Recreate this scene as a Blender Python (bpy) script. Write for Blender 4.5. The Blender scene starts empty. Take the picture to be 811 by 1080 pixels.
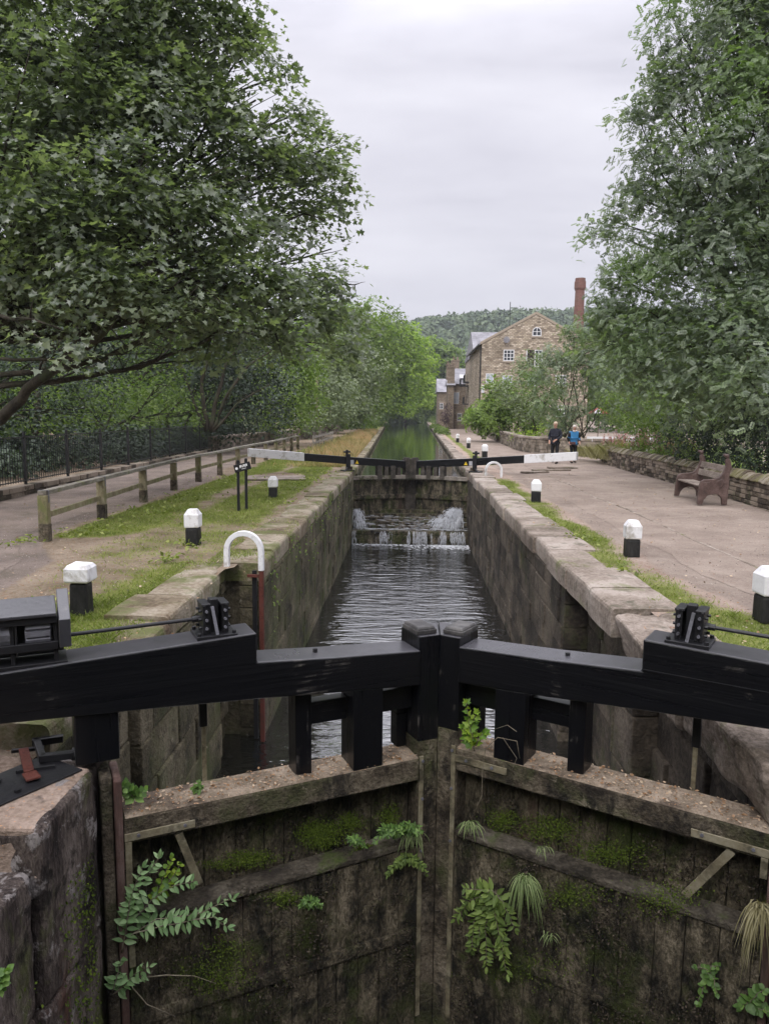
import bpy, bmesh, math, random
import numpy as np
from mathutils import Vector, Matrix, noise
R = math.radians
rnd = random.Random(7)
NR = np.random.default_rng(11)
sc = bpy.context.scene
C = sc.collection

# ------------------------------------------------------------------ camera geometry
HC = 2.1; PITCH = math.atan(103/800); YAW = R(1.75); ROLL = R(0.6)
def at(px, py, Y):
    """point of the place seen at that spot of the photograph, at distance Y along the canal"""
    a = (px-405.5)/800; b = -(py-540)/800
    a, b = a*math.cos(ROLL)-b*math.sin(ROLL), a*math.sin(ROLL)+b*math.cos(ROLL)
    fy = math.cos(PITCH)+b*math.sin(PITCH); fz = -math.sin(PITCH)+b*math.cos(PITCH)
    x = a*math.cos(YAW)-fy*math.sin(YAW); y = a*math.sin(YAW)+fy*math.cos(YAW)
    t = Y/y
    return Vector((x*t, Y, HC+fz*t))

# ------------------------------------------------------------------ materials
def new_mat(name):
    m = bpy.data.materials.new(name); m.use_nodes = True
    nt = m.node_tree; nt.nodes.clear()
    return m, nt
def nd(nt, typ, **kw):
    n = nt.nodes.new(typ)
    for k, v in kw.items():
        if k.startswith('i_'):
            n.inputs[k[2:].replace('_', ' ')].default_value = v
        else: setattr(n, k, v)
    return n
def ramp(nt, stops, fac):
    r = nt.nodes.new('ShaderNodeValToRGB'); e = r.color_ramp.elements
    while len(e) < len(stops): e.new(0.5)
    for i, (p, c) in enumerate(stops):
        e[i].position = p; e[i].color = (*c, 1) if len(c) == 3 else c
    nt.links.new(fac, r.inputs[0]); return r.outputs[0]
def gray(nt, a, b, fac):
    return ramp(nt, [(a, (0, 0, 0)), (b, (1, 1, 1))], fac)
def noise_n(nt, scale, detail=4, rough=.55, vec=None, dist=0):
    n = nt.nodes.new('ShaderNodeTexNoise'); n.inputs['Scale'].default_value = scale
    n.inputs['Detail'].default_value = detail; n.inputs['Roughness'].default_value = rough
    n.inputs['Distortion'].default_value = dist
    if vec is not None: nt.links.new(vec, n.inputs['Vector'])
    return n.outputs['Fac']
def mixc(nt, fac, a, b, mode='MIX'):
    m = nt.nodes.new('ShaderNodeMix'); m.data_type = 'RGBA'; m.blend_type = mode
    for sock, v in ((m.inputs['Factor'], fac), (m.inputs['A'], a), (m.inputs['B'], b)):
        if isinstance(v, (int, float)): sock.default_value = v
        elif isinstance(v, tuple): sock.default_value = (*v, 1)
        else: nt.links.new(v, sock)
    return m.outputs['Result']
def mathn(nt, op, a, b=None, clamp=False):
    m = nt.nodes.new('ShaderNodeMath'); m.operation = op; m.use_clamp = clamp
    for i, v in enumerate((a, b)):
        if v is None: continue
        if isinstance(v, (int, float)): m.inputs[i].default_value = v
        else: nt.links.new(v, m.inputs[i])
    return m.outputs[0]
def wpos(nt, scale=(1, 1, 1)):
    g = nt.nodes.new('ShaderNodeNewGeometry'); m = nt.nodes.new('ShaderNodeMapping')
    m.inputs['Scale'].default_value = scale
    nt.links.new(g.outputs['Position'], m.inputs['Vector']); return m.outputs[0]
def opos(nt, scale=(1, 1, 1)):
    g = nt.nodes.new('ShaderNodeTexCoord'); m = nt.nodes.new('ShaderNodeMapping')
    m.inputs['Scale'].default_value = scale
    nt.links.new(g.outputs['Object'], m.inputs['Vector']); return m.outputs[0]
def finish(nt, col, rough=.8, bump=None, bdist=.01, bstr=1.0, spec=.4, metallic=0.0):
    p = nt.nodes.new('ShaderNodeBsdfPrincipled'); o = nt.nodes.new('ShaderNodeOutputMaterial')
    if isinstance(col, tuple): p.inputs['Base Color'].default_value = (*col, 1)
    else: nt.links.new(col, p.inputs['Base Color'])
    if isinstance(rough, (int, float)): p.inputs['Roughness'].default_value = rough
    else: nt.links.new(rough, p.inputs['Roughness'])
    p.inputs['Specular IOR Level'].default_value = spec; p.inputs['Metallic'].default_value = metallic
    if bump is not None:
        b = nt.nodes.new('ShaderNodeBump'); b.inputs['Distance'].default_value = bdist; b.inputs['Strength'].default_value = bstr
        nt.links.new(bump, b.inputs['Height']); nt.links.new(b.outputs[0], p.inputs['Normal'])
    nt.links.new(p.outputs[0], o.inputs[0]); return p
def rough_mat(name, cols, s1=2.0, s2=25.0, stretch=(1, 1, 1), patch=None, patch_s=1.2, patch_lo=.5, patch_hi=.62,
              rough=.85, bdist=.012, spec=.25, speck=None, obj=False, isl=None):
    """two scales of noise over a ramp of colours, optional patches of another colour, optional pale specks"""
    m, nt = new_mat(name)
    v = (opos if obj else wpos)(nt, stretch)
    n1 = noise_n(nt, s1, 6, .6, v); n2 = noise_n(nt, s2, 5, .65, v)
    f = mathn(nt, 'ADD', mathn(nt, 'MULTIPLY', n1, .62), mathn(nt, 'MULTIPLY', n2, .38))
    if isl:                                   # every loose stone / plank a little different
        g = nt.nodes.new('ShaderNodeNewGeometry')
        f = mathn(nt, 'ADD', f, mathn(nt, 'MULTIPLY', mathn(nt, 'SUBTRACT', g.outputs['Random Per Island'], .5), isl))
    k = len(cols)
    col = ramp(nt, [(.385+.24*i/(k-1), c) for i, c in enumerate(cols)], f)
    if patch:
        v2 = wpos(nt)
        ps = patch if isinstance(patch, list) else [(patch, patch_s, patch_lo, patch_hi)]
        for j, (pc, s, lo, hi) in enumerate(ps):
            v3 = wpos(nt, (1, 1, 1)) if j % 2 == 0 else wpos(nt, (1.1, .9, .6))
            pn = noise_n(nt, s, 7, .7, v3, .3)
            fac = gray(nt, lo, hi, pn)
            fac = mathn(nt, 'MULTIPLY', fac, mathn(nt, 'ADD', n2, .35), True)
            col = mixc(nt, fac, col, pc)
    if speck:
        sn = noise_n(nt, speck[1], 2, .5, wpos(nt)); col = mixc(nt, gray(nt, speck[2], speck[2]+.04, sn), col, speck[0])
    bh = mathn(nt, 'ADD', mathn(nt, 'MULTIPLY', n1, .5), n2)
    finish(nt, col, rough, bh, bdist, 1, spec); return m
def paint_mat(name, base, worn, grain=(1, 1, 1), rough=.38, lo=.62, hi=.7, spec=.5, bd=.003):
    m, nt = new_mat(name)
    v = opos(nt, grain); n1 = noise_n(nt, 9, 6, .6, v); n2 = noise_n(nt, 3.1, 8, .72, wpos(nt), .4)
    col = mixc(nt, gray(nt, lo, hi, n2), base, worn)
    col = mixc(nt, mathn(nt, 'MULTIPLY', n1, .25), col, tuple(min(1, c*2.2+.003) for c in base))
    rg = mathn(nt, 'ADD', mathn(nt, 'MULTIPLY', n1, .3), rough-.12)
    finish(nt, col, rg, n1, bd, 1, spec); return m

M = {}
def black_mat(name, st):
    m, nt = new_mat(name); v = opos(nt, st); g = noise_n(nt, 1.0, 6, .7, v); g2 = noise_n(nt, .35, 5, .6, v)
    w_ = noise_n(nt, 2.3, 8, .72, wpos(nt), .4); w2 = noise_n(nt, 7.0, 6, .7, wpos(nt))
    col = mixc(nt, gray(nt, .64, .76, g), (.0035, .0038, .0055), (.022, .021, .022))
    col = mixc(nt, mathn(nt, 'MULTIPLY', gray(nt, .57, .66, w_), gray(nt, .5, .62, g)), col, (.11, .10, .092))
    col = mixc(nt, gray(nt, .69, .73, w2), col, (.07, .062, .055))
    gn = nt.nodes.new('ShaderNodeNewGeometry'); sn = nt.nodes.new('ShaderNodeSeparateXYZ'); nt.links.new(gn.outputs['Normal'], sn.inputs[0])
    top_sheen = mathn(nt, 'MULTIPLY', gray(nt, .75, .95, sn.outputs['Z']), mathn(nt, 'ADD', w2, .35), True)     # sky sheen on upward faces, painted into the base colour
    col = mixc(nt, top_sheen, col, (.062, .060, .068))
    finish(nt, col, mathn(nt, 'ADD', mathn(nt, 'MULTIPLY', g2, .35), .14), mathn(nt, 'ADD', g, g2), .0035, 1, .5); M[name] = m
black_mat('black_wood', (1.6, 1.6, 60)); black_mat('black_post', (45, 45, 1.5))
M['black_iron'] = paint_mat('black_iron', (.008, .008, .010), (.05, .035, .028), (3, 3, 3), .42, .62, .70)
M['cover_paint'] = paint_mat('cover_paint', (.03, .03, .036), (.08, .075, .075), (3, 3, 3), .30, .62, .7, 1.0)
M['post_cap'] = paint_mat('post_cap', (.03, .028, .028), (.12, .115, .11), (2, 2, 2), .5, .45, .6)
M['white_paint'] = paint_mat('white_paint', (.66, .66, .685), (.27, .245, .21), (2, 2, 2), .6, .53, .66, .25, bd=.006)
M['steel'] = paint_mat('steel', (.12, .12, .14), (.05, .05, .055), (2, 2, 6), .4, .5, .6)
M['rust'] = rough_mat('rust', [(0.054, 0.015, 0.0108), (0.102, 0.03, 0.021), (0.072, 0.03, 0.024)], 5, 40, bdist=.004)
M['old_wood'] = rough_mat('old_wood', [(.022, .017, .011), (.07, .055, .038), (.14, .115, .082), (.225, .19, .14)], 3, 34, (1, 1, 1),
    [((.05, .062, .018), 1.6, .50, .66), ((.012, .010, .008), 3.4, .50, .60), ((.21, .18, .13), 7, .60, .66)], bdist=.03, spec=.3)
M['wet_plank'] = rough_mat('wet_plank', [(.009, .008, .006), (.05, .042, .028), (.145, .12, .08), (.32, .27, .19)], 2.4, 24, (2.2, 2.2, .8),
    [((.06, .078, .016), 1.7, .50, .62), ((.22, .185, .125), 6.5, .56, .62), ((.006, .006, .005), 3.0, .54, .62), ((.11, .065, .05), 1.3, .60, .68)],
    rough=.62, bdist=.08, spec=.35)
M['rail_top'] = rough_mat('rail_top', [(.13, .10, .07), (.24, .19, .14), (.37, .30, .23)], 5, 60, patch=[((.08, .06, .045), 4, .52, .6), ((.10, .12, .04), 2.2, .6, .7)],
    bdist=.015, speck=((.5, .3, .18), 45, .66))
M['strap'] = rough_mat('strap', [(.12, .10, .065), (.20, .175, .115), (.26, .235, .17)], 4, 30, patch=(.05, .045, .03), patch_s=5, bdist=.004)
M['heel_wood'] = rough_mat('heel_wood', [(0.045, 0.0338, 0.03), (0.1125, 0.0675, 0.0562), (0.18, 0.1275, 0.1125)], 3, 25, (1, 1, .3), patch=[((.085, .045, .038), 1.8, .52, .64)], bdist=.012)
M['lock_stone_left'] = rough_mat('lock_stone_left', [(0.0324, 0.0274, 0.0158), (0.072, 0.0612, 0.0374), (0.1188, 0.1008, 0.0634), (0.1728, 0.1476, 0.1008)], 1.3, 17, (1, 1, 1),
    [((.055, .068, .020), .9, .46, .62), ((.30, .27, .21), 5.5, .63, .69), ((.018, .015, .011), 1.7, .53, .64)], bdist=.05, isl=.12)
M['lock_stone_right'] = rough_mat('lock_stone_right', [(0.0248, 0.0198, 0.0149), (0.0558, 0.0446, 0.0341), (0.093, 0.0756, 0.057), (0.1364, 0.1116, 0.0868)], 1.5, 17, (1, 1, 1),
    [((.05, .058, .022), 1.0, .54, .68), ((.27, .24, .20), 5, .64, .7), ((.016, .013, .011), 1.4, .5, .62)], bdist=.05, isl=.14)
M['coping'] = rough_mat('coping', [(0.12, 0.096, 0.076), (0.216, 0.176, 0.144), (0.296, 0.248, 0.212), (0.368, 0.32, 0.28)], 1.4, 22,
    patch=[((.08, .075, .05), 2.2, .54, .66), ((.13, .15, .05), 1.3, .57, .68)], bdist=.02, isl=.16)
M['coping_left'] = rough_mat('coping_left', [(0.102, 0.0765, 0.051), (0.187, 0.1487, 0.102), (0.2635, 0.221, 0.1658), (0.34, 0.2975, 0.238)], 1.6, 22,
    patch=[((.10, .115, .035), 1.7, .48, .6), ((.10, .065, .04), 2.6, .56, .66)], bdist=.025, isl=.14)
M['wing_stone'] = rough_mat('wing_stone', [(0.0253, 0.0196, 0.0184), (0.0747, 0.0575, 0.0517), (0.1495, 0.1207, 0.1035), (0.23, 0.1898, 0.1725)], 1.7, 20, (2.2, 2.2, .55),
    [((.34, .31, .30), 3.6, .57, .60), ((.085, .11, .018), 1.0, .53, .62), ((.014, .011, .010), 2.6, .53, .60), ((.13, .065, .05), 1.2, .58, .66)], bdist=.045)
M['wing_top'] = rough_mat('wing_top', [(.16, .115, .085), (.29, .22, .175), (.40, .32, .27)], 2.2, 30, patch=[((.05, .042, .04), 2.6, .55, .63)], bdist=.02, speck=((.45, .25, .13), 40, .67))
M['tarmac_left'] = rough_mat('tarmac_left', [(.13, .105, .095), (.19, .155, .135), (.25, .205, .18)], .9, 30, patch=[((.26, .21, .18), .5, .5, .65), ((.09, .10, .05), 1.3, .62, .7)], bdist=.012, speck=((.3, .16, .08), 22, .7))
M['stone_wall'] = rough_mat('stone_wall', [(0.063, 0.0495, 0.0378), (0.135, 0.108, 0.0828), (0.216, 0.1755, 0.135), (0.288, 0.2385, 0.189)], 2.5, 22,
    patch=[((.09, .10, .05), 1.4, .56, .68), ((.03, .025, .02), 3, .58, .66)], bdist=.03, isl=.45)
M['stone_wall_far'] = rough_mat('stone_wall_far', [(.12, .10, .08), (.21, .175, .14), (.30, .255, .21)], 1.5, 10, patch=(.08, .07, .055), patch_s=1.2, bdist=.03, isl=.35)
M['fence_wood'] = rough_mat('fence_wood', [(.12, .10, .065), (.21, .18, .11), (.29, .26, .18)], 4, 30, (1, 1, .5), patch=[((.13, .145, .05), 2.5, .5, .62), ((.04, .03, .025), 3.7, .6, .68)], bdist=.008)
M['bench_panel'] = rough_mat('bench_panel', [(.045, .028, .024), (.08, .05, .043), (.125, .085, .075)], 5, 35, rough=.5, bdist=.004, spec=.4)
M['bench_slat'] = rough_mat('bench_slat', [(.12, .095, .08), (.2, .165, .14), (.28, .24, .205)], 5, 40, (1, .3, 1), bdist=.004)
M['slate'] = rough_mat('slate', [(.17, .165, .18), (.26, .255, .28), (.34, .335, .36)], .8, 6, (1, 1, 1), bdist=.02)
M['brick'] = None
def leaf_mat(name, dark, mid, light, trans=.35, rough=.5, spec=.45, hue=None, hs=.5):
    m, nt = new_mat(name)
    a = nd(nt, 'ShaderNodeAttribute', attribute_name='tint')
    col = ramp(nt, [(.0, dark), (.5, mid), (1.0, light)], a.outputs['Fac'])
    if hue:
        col = mixc(nt, gray(nt, .5, .66, noise_n(nt, hs, 3, .6, wpos(nt))), col, hue)
    p = nt.nodes.new('ShaderNodeBsdfPrincipled'); nt.links.new(col, p.inputs['Base Color'])
    p.inputs['Roughness'].default_value = rough; p.inputs['Specular IOR Level'].default_value = spec
    t = nt.nodes.new('ShaderNodeBsdfTranslucent')
    nt.links.new(mixc(nt, 1.0, col, (1.3, 1.55, .55), 'MULTIPLY'), t.inputs['Color'])
    mx = nt.nodes.new('ShaderNodeMixShader'); mx.inputs[0].default_value = trans
    nt.links.new(p.outputs[0], mx.inputs[1]); nt.links.new(t.outputs[0], mx.inputs[2])
    o = nt.nodes.new('ShaderNodeOutputMaterial'); nt.links.new(mx.outputs[0], o.inputs[0]); return m
M['leaf_maple'] = leaf_mat('leaf_maple', (.070,.092,.066), (.15,.182,.122), (.25,.285,.19), .44, .38, .9)
M['leaf_ash'] = leaf_mat('leaf_ash', (0.07, 0.098, 0.068), (0.145, 0.185, 0.122), (0.24, 0.29, 0.19), .42, .42, .8, (.15, .22, .08), .35)
M['leaf_wood'] = leaf_mat('leaf_wood', (0.05, 0.08, 0.028), (0.105, 0.155, 0.045), (0.18, 0.24, 0.07), .42, .55, .3)
M['leaf_dark'] = leaf_mat('leaf_dark', (0.012, 0.022, 0.016), (0.03, 0.05, 0.028), (0.065, 0.095, 0.05), .15, .5, .4)
M['leaf_willow'] = leaf_mat('leaf_willow', (0.095, 0.12, 0.07), (0.17, 0.205, 0.12), (0.26, 0.3, 0.18), .3, .6, .3)
M['leaf_lime'] = leaf_mat('leaf_lime', (0.14, 0.21, 0.035), (0.25, 0.35, 0.055), (0.37, 0.48, 0.085), .42, .6, .3)
M['leaf_mid'] = leaf_mat('leaf_mid', (0.085, 0.13, 0.038), (0.165, 0.235, 0.062), (0.26, 0.34, 0.095), .38, .6, .3)
M['leaf_weed'] = leaf_mat('leaf_weed', (.07, .13, .035), (.12, .22, .055), (.20, .32, .08), .35, .5, .4)
M['leaf_sage'] = leaf_mat('leaf_sage', (.13,.22,.09), (.21,.34,.15), (.33,.46,.24), .3, .55, .35)
M['leaf_sprig'] = leaf_mat('leaf_sprig', (.10, .20, .03), (.17, .30, .04), (.32, .42, .05), .4, .45, .45)
M['leaf_hill'] = leaf_mat('leaf_hill', (0.045, 0.068, 0.045), (0.085, 0.12, 0.07), (0.14, 0.18, 0.1), .1, .7, .2)
M['leaf_purple'] = leaf_mat('leaf_purple', (.025, .012, .016), (.05, .022, .03), (.08, .04, .045), .2)
M['grass_blade'] = leaf_mat('grass_blade', (0.1, 0.125, 0.03), (0.18, 0.225, 0.055), (0.33, 0.35, 0.12), .35, .6, .25)
M['dry_blade'] = leaf_mat('dry_blade', (.16, .15, .07), (.40, .32, .19), (.58, .36, .26), .35, .7, .2)
M['moss'] = leaf_mat('moss', (0.035, 0.055, 0.01), (0.075, 0.11, 0.017), (0.13, 0.175, 0.028), .2, .8, .1)
M['pink'] = leaf_mat('pink', (.36, .14, .20), (.52, .26, .34), (.68, .42, .48), .3, .7, .2)
M['bark'] = rough_mat('bark', [(.02, .017, .012), (.045, .038, .028), (.08, .068, .05)], 3, 25, (1, 1, .4), patch=(.05, .06, .03), patch_s=2, bdist=.03)
M['twig'] = rough_mat('twig', [(.12, .10, .07), (.22, .19, .14), (.3, .27, .2)], 5, 30, bdist=.003)

# ------------------------------------------------------------------ mesh building
class MB:
    def __init__(s): s.v = []; s.f = []; s.m = []
    def add(s, vs, fs, mi=0):
        o = len(s.v); s.v += [tuple(p) for p in vs]
        for f in fs: s.f.append([o+i for i in f]); s.m.append(mi)
    def hexa(s, p, mi=0):           # 8 points: bottom 4 ccw, top 4 ccw
        s.add(p, [(3, 2, 1, 0), (4, 5, 6, 7), (0, 1, 5, 4), (1, 2, 6, 5), (2, 3, 7, 6), (3, 0, 4, 7)], mi)
    def box(s, c, d, mt=None, mi=0):
        x, y, z = c; a, b, h = d[0]/2, d[1]/2, d[2]/2
        p = [Vector((x+i*a, y+j*b, z+k*h)) for k in (-1, 1) for i, j in ((-1, -1), (1, -1), (1, 1), (-1, 1))]
        if mt is not None: p = [mt @ q for q in p]
        s.hexa(p, mi)
    def span(s, x0, x1, y0, y1, z0, z1, mt=None, mi=0):
        s.box(((x0+x1)/2, (y0+y1)/2, (z0+z1)/2), (abs(x1-x0), abs(y1-y0), abs(z1-z0)), mt, mi)
    def bar(s, a, b, w, h, up=(0, 0, 1), mi=0):      # square bar from a to b
        a = Vector(a); b = Vector(b); d = (b-a).normalized(); u = Vector(up)
        sx = d.cross(u)
        if sx.length < 1e-4: sx = d.cross(Vector((0, 1, 0)))
        sx.normalize(); u = sx.cross(d)
        p = [q+sx*i*w/2+u*j*h/2 for q in (a, b) for i, j in ((-1, -1), (1, -1), (1, 1), (-1, 1))]
        s.hexa(p, mi)
    def tube(s, pts, rad, n=8, mi=0, cap=True):
        pts = [Vector(p) for p in pts]; k = len(pts)
        if isinstance(rad, (int, float)): rad = [rad]*k
        ref = Vector((.37, .11, .92)); rings = []
        for i, p in enumerate(pts):
            d = (pts[min(i+1, k-1)]-pts[max(i-1, 0)])
            if d.length < 1e-6: d = Vector((0, 0, 1))
            d.normalize(); x = d.cross(ref)
            if x.length < .1: x = d.cross(Vector((1, 0, 0)))
            x.normalize(); y = d.cross(x)
            rings.append([p+(x*math.cos(2*math.pi*j/n)+y*math.sin(2*math.pi*j/n))*rad[i] for j in range(n)])
        vs = [q for r in rings for q in r]
        fs = [(i*n+j, i*n+(j+1) % n, (i+1)*n+(j+1) % n, (i+1)*n+j) for i in range(k-1) for j in range(n)]
        if cap: fs += [tuple(range(n))[::-1], tuple((k-1)*n+j for j in range(n))]
        s.add(vs, fs, mi)
    def prism(s, poly, fa, fb, mi=0):    # polygon (2d) mapped by two functions to 3d
        n = len(poly); vs = [fa(*q) for q in poly]+[fb(*q) for q in poly]
        s.add(vs, [tuple(range(n))[::-1], tuple(range(n, 2*n))]+[(i, (i+1) % n, n+(i+1) % n, n+i) for i in range(n)], mi)
    def ball(s, c, r, sub=1, sc_=(1, 1, 1), mi=0):
        bm = bmesh.new(); bmesh.ops.create_icosphere(bm, subdivisions=sub, radius=1)
        s.add([(c[0]+v.co.x*r*sc_[0], c[1]+v.co.y*r*sc_[1], c[2]+v.co.z*r*sc_[2]) for v in bm.verts],
              [[v.index for v in f.verts] for f in bm.faces], mi); bm.free()
    def build(s, name, mats, parent=None, bevel=0, smooth=False, seg=2, xf=None):
        if xf is not None: s.v = [tuple(xf @ Vector(p)) for p in s.v]
        me = bpy.data.meshes.new(name); me.from_pydata(s.v, [], s.f); me.validate()
        if not isinstance(mats, (list, tuple)): mats = [mats]
        for m in mats: me.materials.append(M[m] if isinstance(m, str) else m)
        if len(mats) > 1: me.polygons.foreach_set('material_index', s.m)
        bm = bmesh.new(); bm.from_mesh(me); bmesh.ops.recalc_face_normals(bm, faces=bm.faces); bm.to_mesh(me); bm.free()
        if smooth: me.polygons.foreach_set('use_smooth', [True]*len(me.polygons))
        o = bpy.data.objects.new(name, me); C.objects.link(o)
        if bevel:
            b = o.modifiers.new('b', 'BEVEL'); b.width = bevel; b.segments = seg; b.limit_method = 'ANGLE'; b.angle_limit = R(40)
        if parent: o.parent = parent
        return o
DT = bpy.data.textures.new('stone_relief', 'CLOUDS'); DT.noise_scale = .28; DT.noise_depth = 4
def roughen(o, lv=4, st=.05):
    for m_ in list(o.modifiers): o.modifiers.remove(m_)
    b = o.modifiers.new('b', 'BEVEL'); b.width = .05; b.segments = 3; b.limit_method = 'ANGLE'
    sb = o.modifiers.new('s', 'SUBSURF'); sb.subdivision_type = 'SIMPLE'; sb.levels = sb.render_levels = lv
    d = o.modifiers.new('d', 'DISPLACE'); d.texture = DT; d.strength = st; d.mid_level = .5; d.texture_coords = 'GLOBAL'
    return o
def tag(o, label=None, cat=None, group=None, kind=None):
    if label: o['label'] = label
    if cat: o['category'] = cat
    if group: o['group'] = group
    if kind: o['kind'] = kind
    return o
def thing(name, label, cat, loc=(0, 0, 0), rz=0, group=None):
    o = bpy.data.objects.new(name, None); C.objects.link(o); o.location = loc; o.rotation_euler = (0, 0, rz)
    return tag(o, label, cat, group)
def kids(o): return [c for c in C.objects if c.parent == o]
def dup(root, loc, rz=0, label=None):
    r = root.copy(); C.objects.link(r); r.location = loc; r.rotation_euler = (0, 0, rz)
    if label: r['label'] = label
    for ch in kids(root):
        c = ch.copy(); C.objects.link(c); c.parent = r
        for g in kids(ch):
            d = g.copy(); C.objects.link(d); d.parent = c
    return r

# ------------------------------------------------------------------ leaves (numpy)
def tmpl_quad(w=.6):
    return np.array([(0, 0, 0), (w/2, .5, .06), (0, 1, 0), (-w/2, .5, .06)]), [(0, 1, 2), (0, 2, 3)]
def tmpl_maple():
    a = [(0, 0), (.16, .12), (.5, .02), (.36, .28), (.55, .52), (.26, .5), (.17, .66), (0, 1), (-.17, .66), (-.26, .5), (-.55, .52), (-.36, .28), (-.5, .02), (-.16, .12)]
    v = np.array([(x, y, abs(x)*.25) for x, y in a]); return v, [(0, 1, 2, 3, 4, 5, 6, 7), (0, 7, 8, 9, 10, 11, 12, 13)]
def tmpl_ash(n=4, lw=.10, ll=.34):
    v = []; f = []
    def lf(bx, by, ang, drop):
        k = len(v); c, s_ = math.cos(ang), math.sin(ang)
        for (u, w) in ((0, 0), (.5, lw), (1, 0), (.5, -lw)):
            x = u*ll; y = w
            v.append((bx+c*x-s_*y, by+s_*x+c*y, -drop*u-.25*by*by)); 
        f.append((k, k+1, k+2, k+3))
    for i in range(n):
        y = .22+.62*i/(n-1)
        lf(0, y, R(38), .1); lf(0, y, R(142), .1)
    lf(0, .88, R(90), .12)
    return np.array(v), f
def rot_from(nrm, rng):
    n = nrm/np.linalg.norm(nrm, axis=1, keepdims=True)
    t = rng.normal(size=n.shape); t -= (t*n).sum(1, keepdims=True)*n; t /= np.linalg.norm(t, axis=1, keepdims=True)
    b = np.cross(n, t); return t, b, n
def leaves(name, P, N, S, tint, tmpl, mat, parent=None, T=None):
    """one mesh: a leaf of template tmpl at every point P, facing N, sized S"""
    tv, tf = tmpl; k = len(tv); n = len(P)
    if T is None: t, b, nn = rot_from(N, NR)
    else:
        b = T/np.linalg.norm(T, axis=1, keepdims=True); nn = N-(N*b).sum(1, keepdims=True)*b; nn /= np.linalg.norm(nn, axis=1, keepdims=True)+1e-9; t = np.cross(b, nn)
    V = (P[:, None]+S[:, None, None]*(tv[None, :, 0:1]*t[:, None]+tv[None, :, 1:2]*b[:, None]+tv[None, :, 2:3]*nn[:, None])).reshape(-1, 3)
    fl = np.concatenate([np.array(f) for f in tf]); ln = np.array([len(f) for f in tf])
    L = (fl[None]+(np.arange(n)*k)[:, None]).ravel(); cnt = np.tile(ln, n)
    me = bpy.data.meshes.new(name); me.vertices.add(len(V)); me.vertices.foreach_set('co', V.ravel().astype('f'))
    me.loops.add(len(L)); me.loops.foreach_set('vertex_index', L.astype('i'))
    st = np.concatenate([[0], np.cumsum(cnt)[:-1]])
    me.polygons.add(len(cnt)); me.polygons.foreach_set('loop_start', st.astype('i')); me.polygons.foreach_set('loop_total', cnt.astype('i'))
    me.update(calc_edges=True)
    at_ = me.attributes.new('tint', 'FLOAT', 'POINT'); at_.data.foreach_set('value', np.repeat(np.clip(tint, 0, 1), k).astype('f'))
    me.materials.append(M[mat] if isinstance(mat, str) else mat)
    o = bpy.data.objects.new(name, me); C.objects.link(o)
    if parent: o.parent = parent
    return o
def crown_points(blobs, dens, per, spread, up=.55, fill=.35, rng=NR, squash=.8, holes=.0, nz=.33):
    """leaf sprays through a set of blobs (x,y,z,r): points gather near the blob surfaces in flat drooping sprays"""
    Ps, Ns, Ts = [], [], []
    for (x, y, z, r) in blobs:
        n = max(6, int(dens*r*r)); d = rng.normal(size=(n, 3)); d /= np.linalg.norm(d, axis=1, keepdims=True)
        rad = r*(1-fill*rng.random(n)**1.6)*(1+.16*np.sin(d[:, 0]*7+x)+.14*np.sin(d[:, 2]*9+y)+.12*np.sin(d[:, 1]*8+z))
        c = np.array((x, y, z))+d*rad[:, None]*np.array((1, 1, squash))
        if holes:
            q = np.sin(c[:, 0]*1.9+z)+np.sin(c[:, 1]*2.1+x)+np.sin(c[:, 2]*2.3+y); keep = q > -3+holes*3.2; c, d = c[keep], d[keep]; n = len(c)
        nr = d*(1-up)+np.array((0, 0, up))+rng.normal(size=(n, 3))*.22
        nr /= np.linalg.norm(nr, axis=1, keepdims=True)
        t, b, nn = rot_from(nr, rng)
        tb = rng.random(n)*.6+.2
        for j in range(per):
            a = rng.random(n)*6.283; rr = spread*np.sqrt(rng.random(n))
            p = c+t*(np.cos(a)*rr)[:, None]+b*(np.sin(a)*rr)[:, None]+nn*(rng.normal(size=n)*spread*.12)[:, None]
            p[:, 2] -= rr*rr*.35/spread
            Ps.append(p); Ns.append(nn+rng.normal(size=(n, 3))*nz); Ts.append(tb+rng.normal(size=n)*.16)
    return np.concatenate(Ps), np.concatenate(Ns), np.concatenate(Ts)
def limb(mb, a, b, r0, r1, bend=.15, seg=6, n=7):
    a = Vector(a); b = Vector(b); L = (b-a).length; pts = []; rad = []
    o1 = Vector((rnd.uniform(-1, 1), rnd.uniform(-1, 1), rnd.uniform(-.2, 1)))*L*bend
    for i in range(seg+1):
        t = i/seg; p = a.lerp(b, t)+o1*(4*t*(1-t))*.5+Vector((rnd.uniform(-1, 1), rnd.uniform(-1, 1), rnd.uniform(-1, 1)))*L*.018*(1 if 0 < i < seg else 0)
        pts.append(p); rad.append(r0+(r1-r0)*t)
    mb.tube(pts, rad, n); return pts
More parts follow.
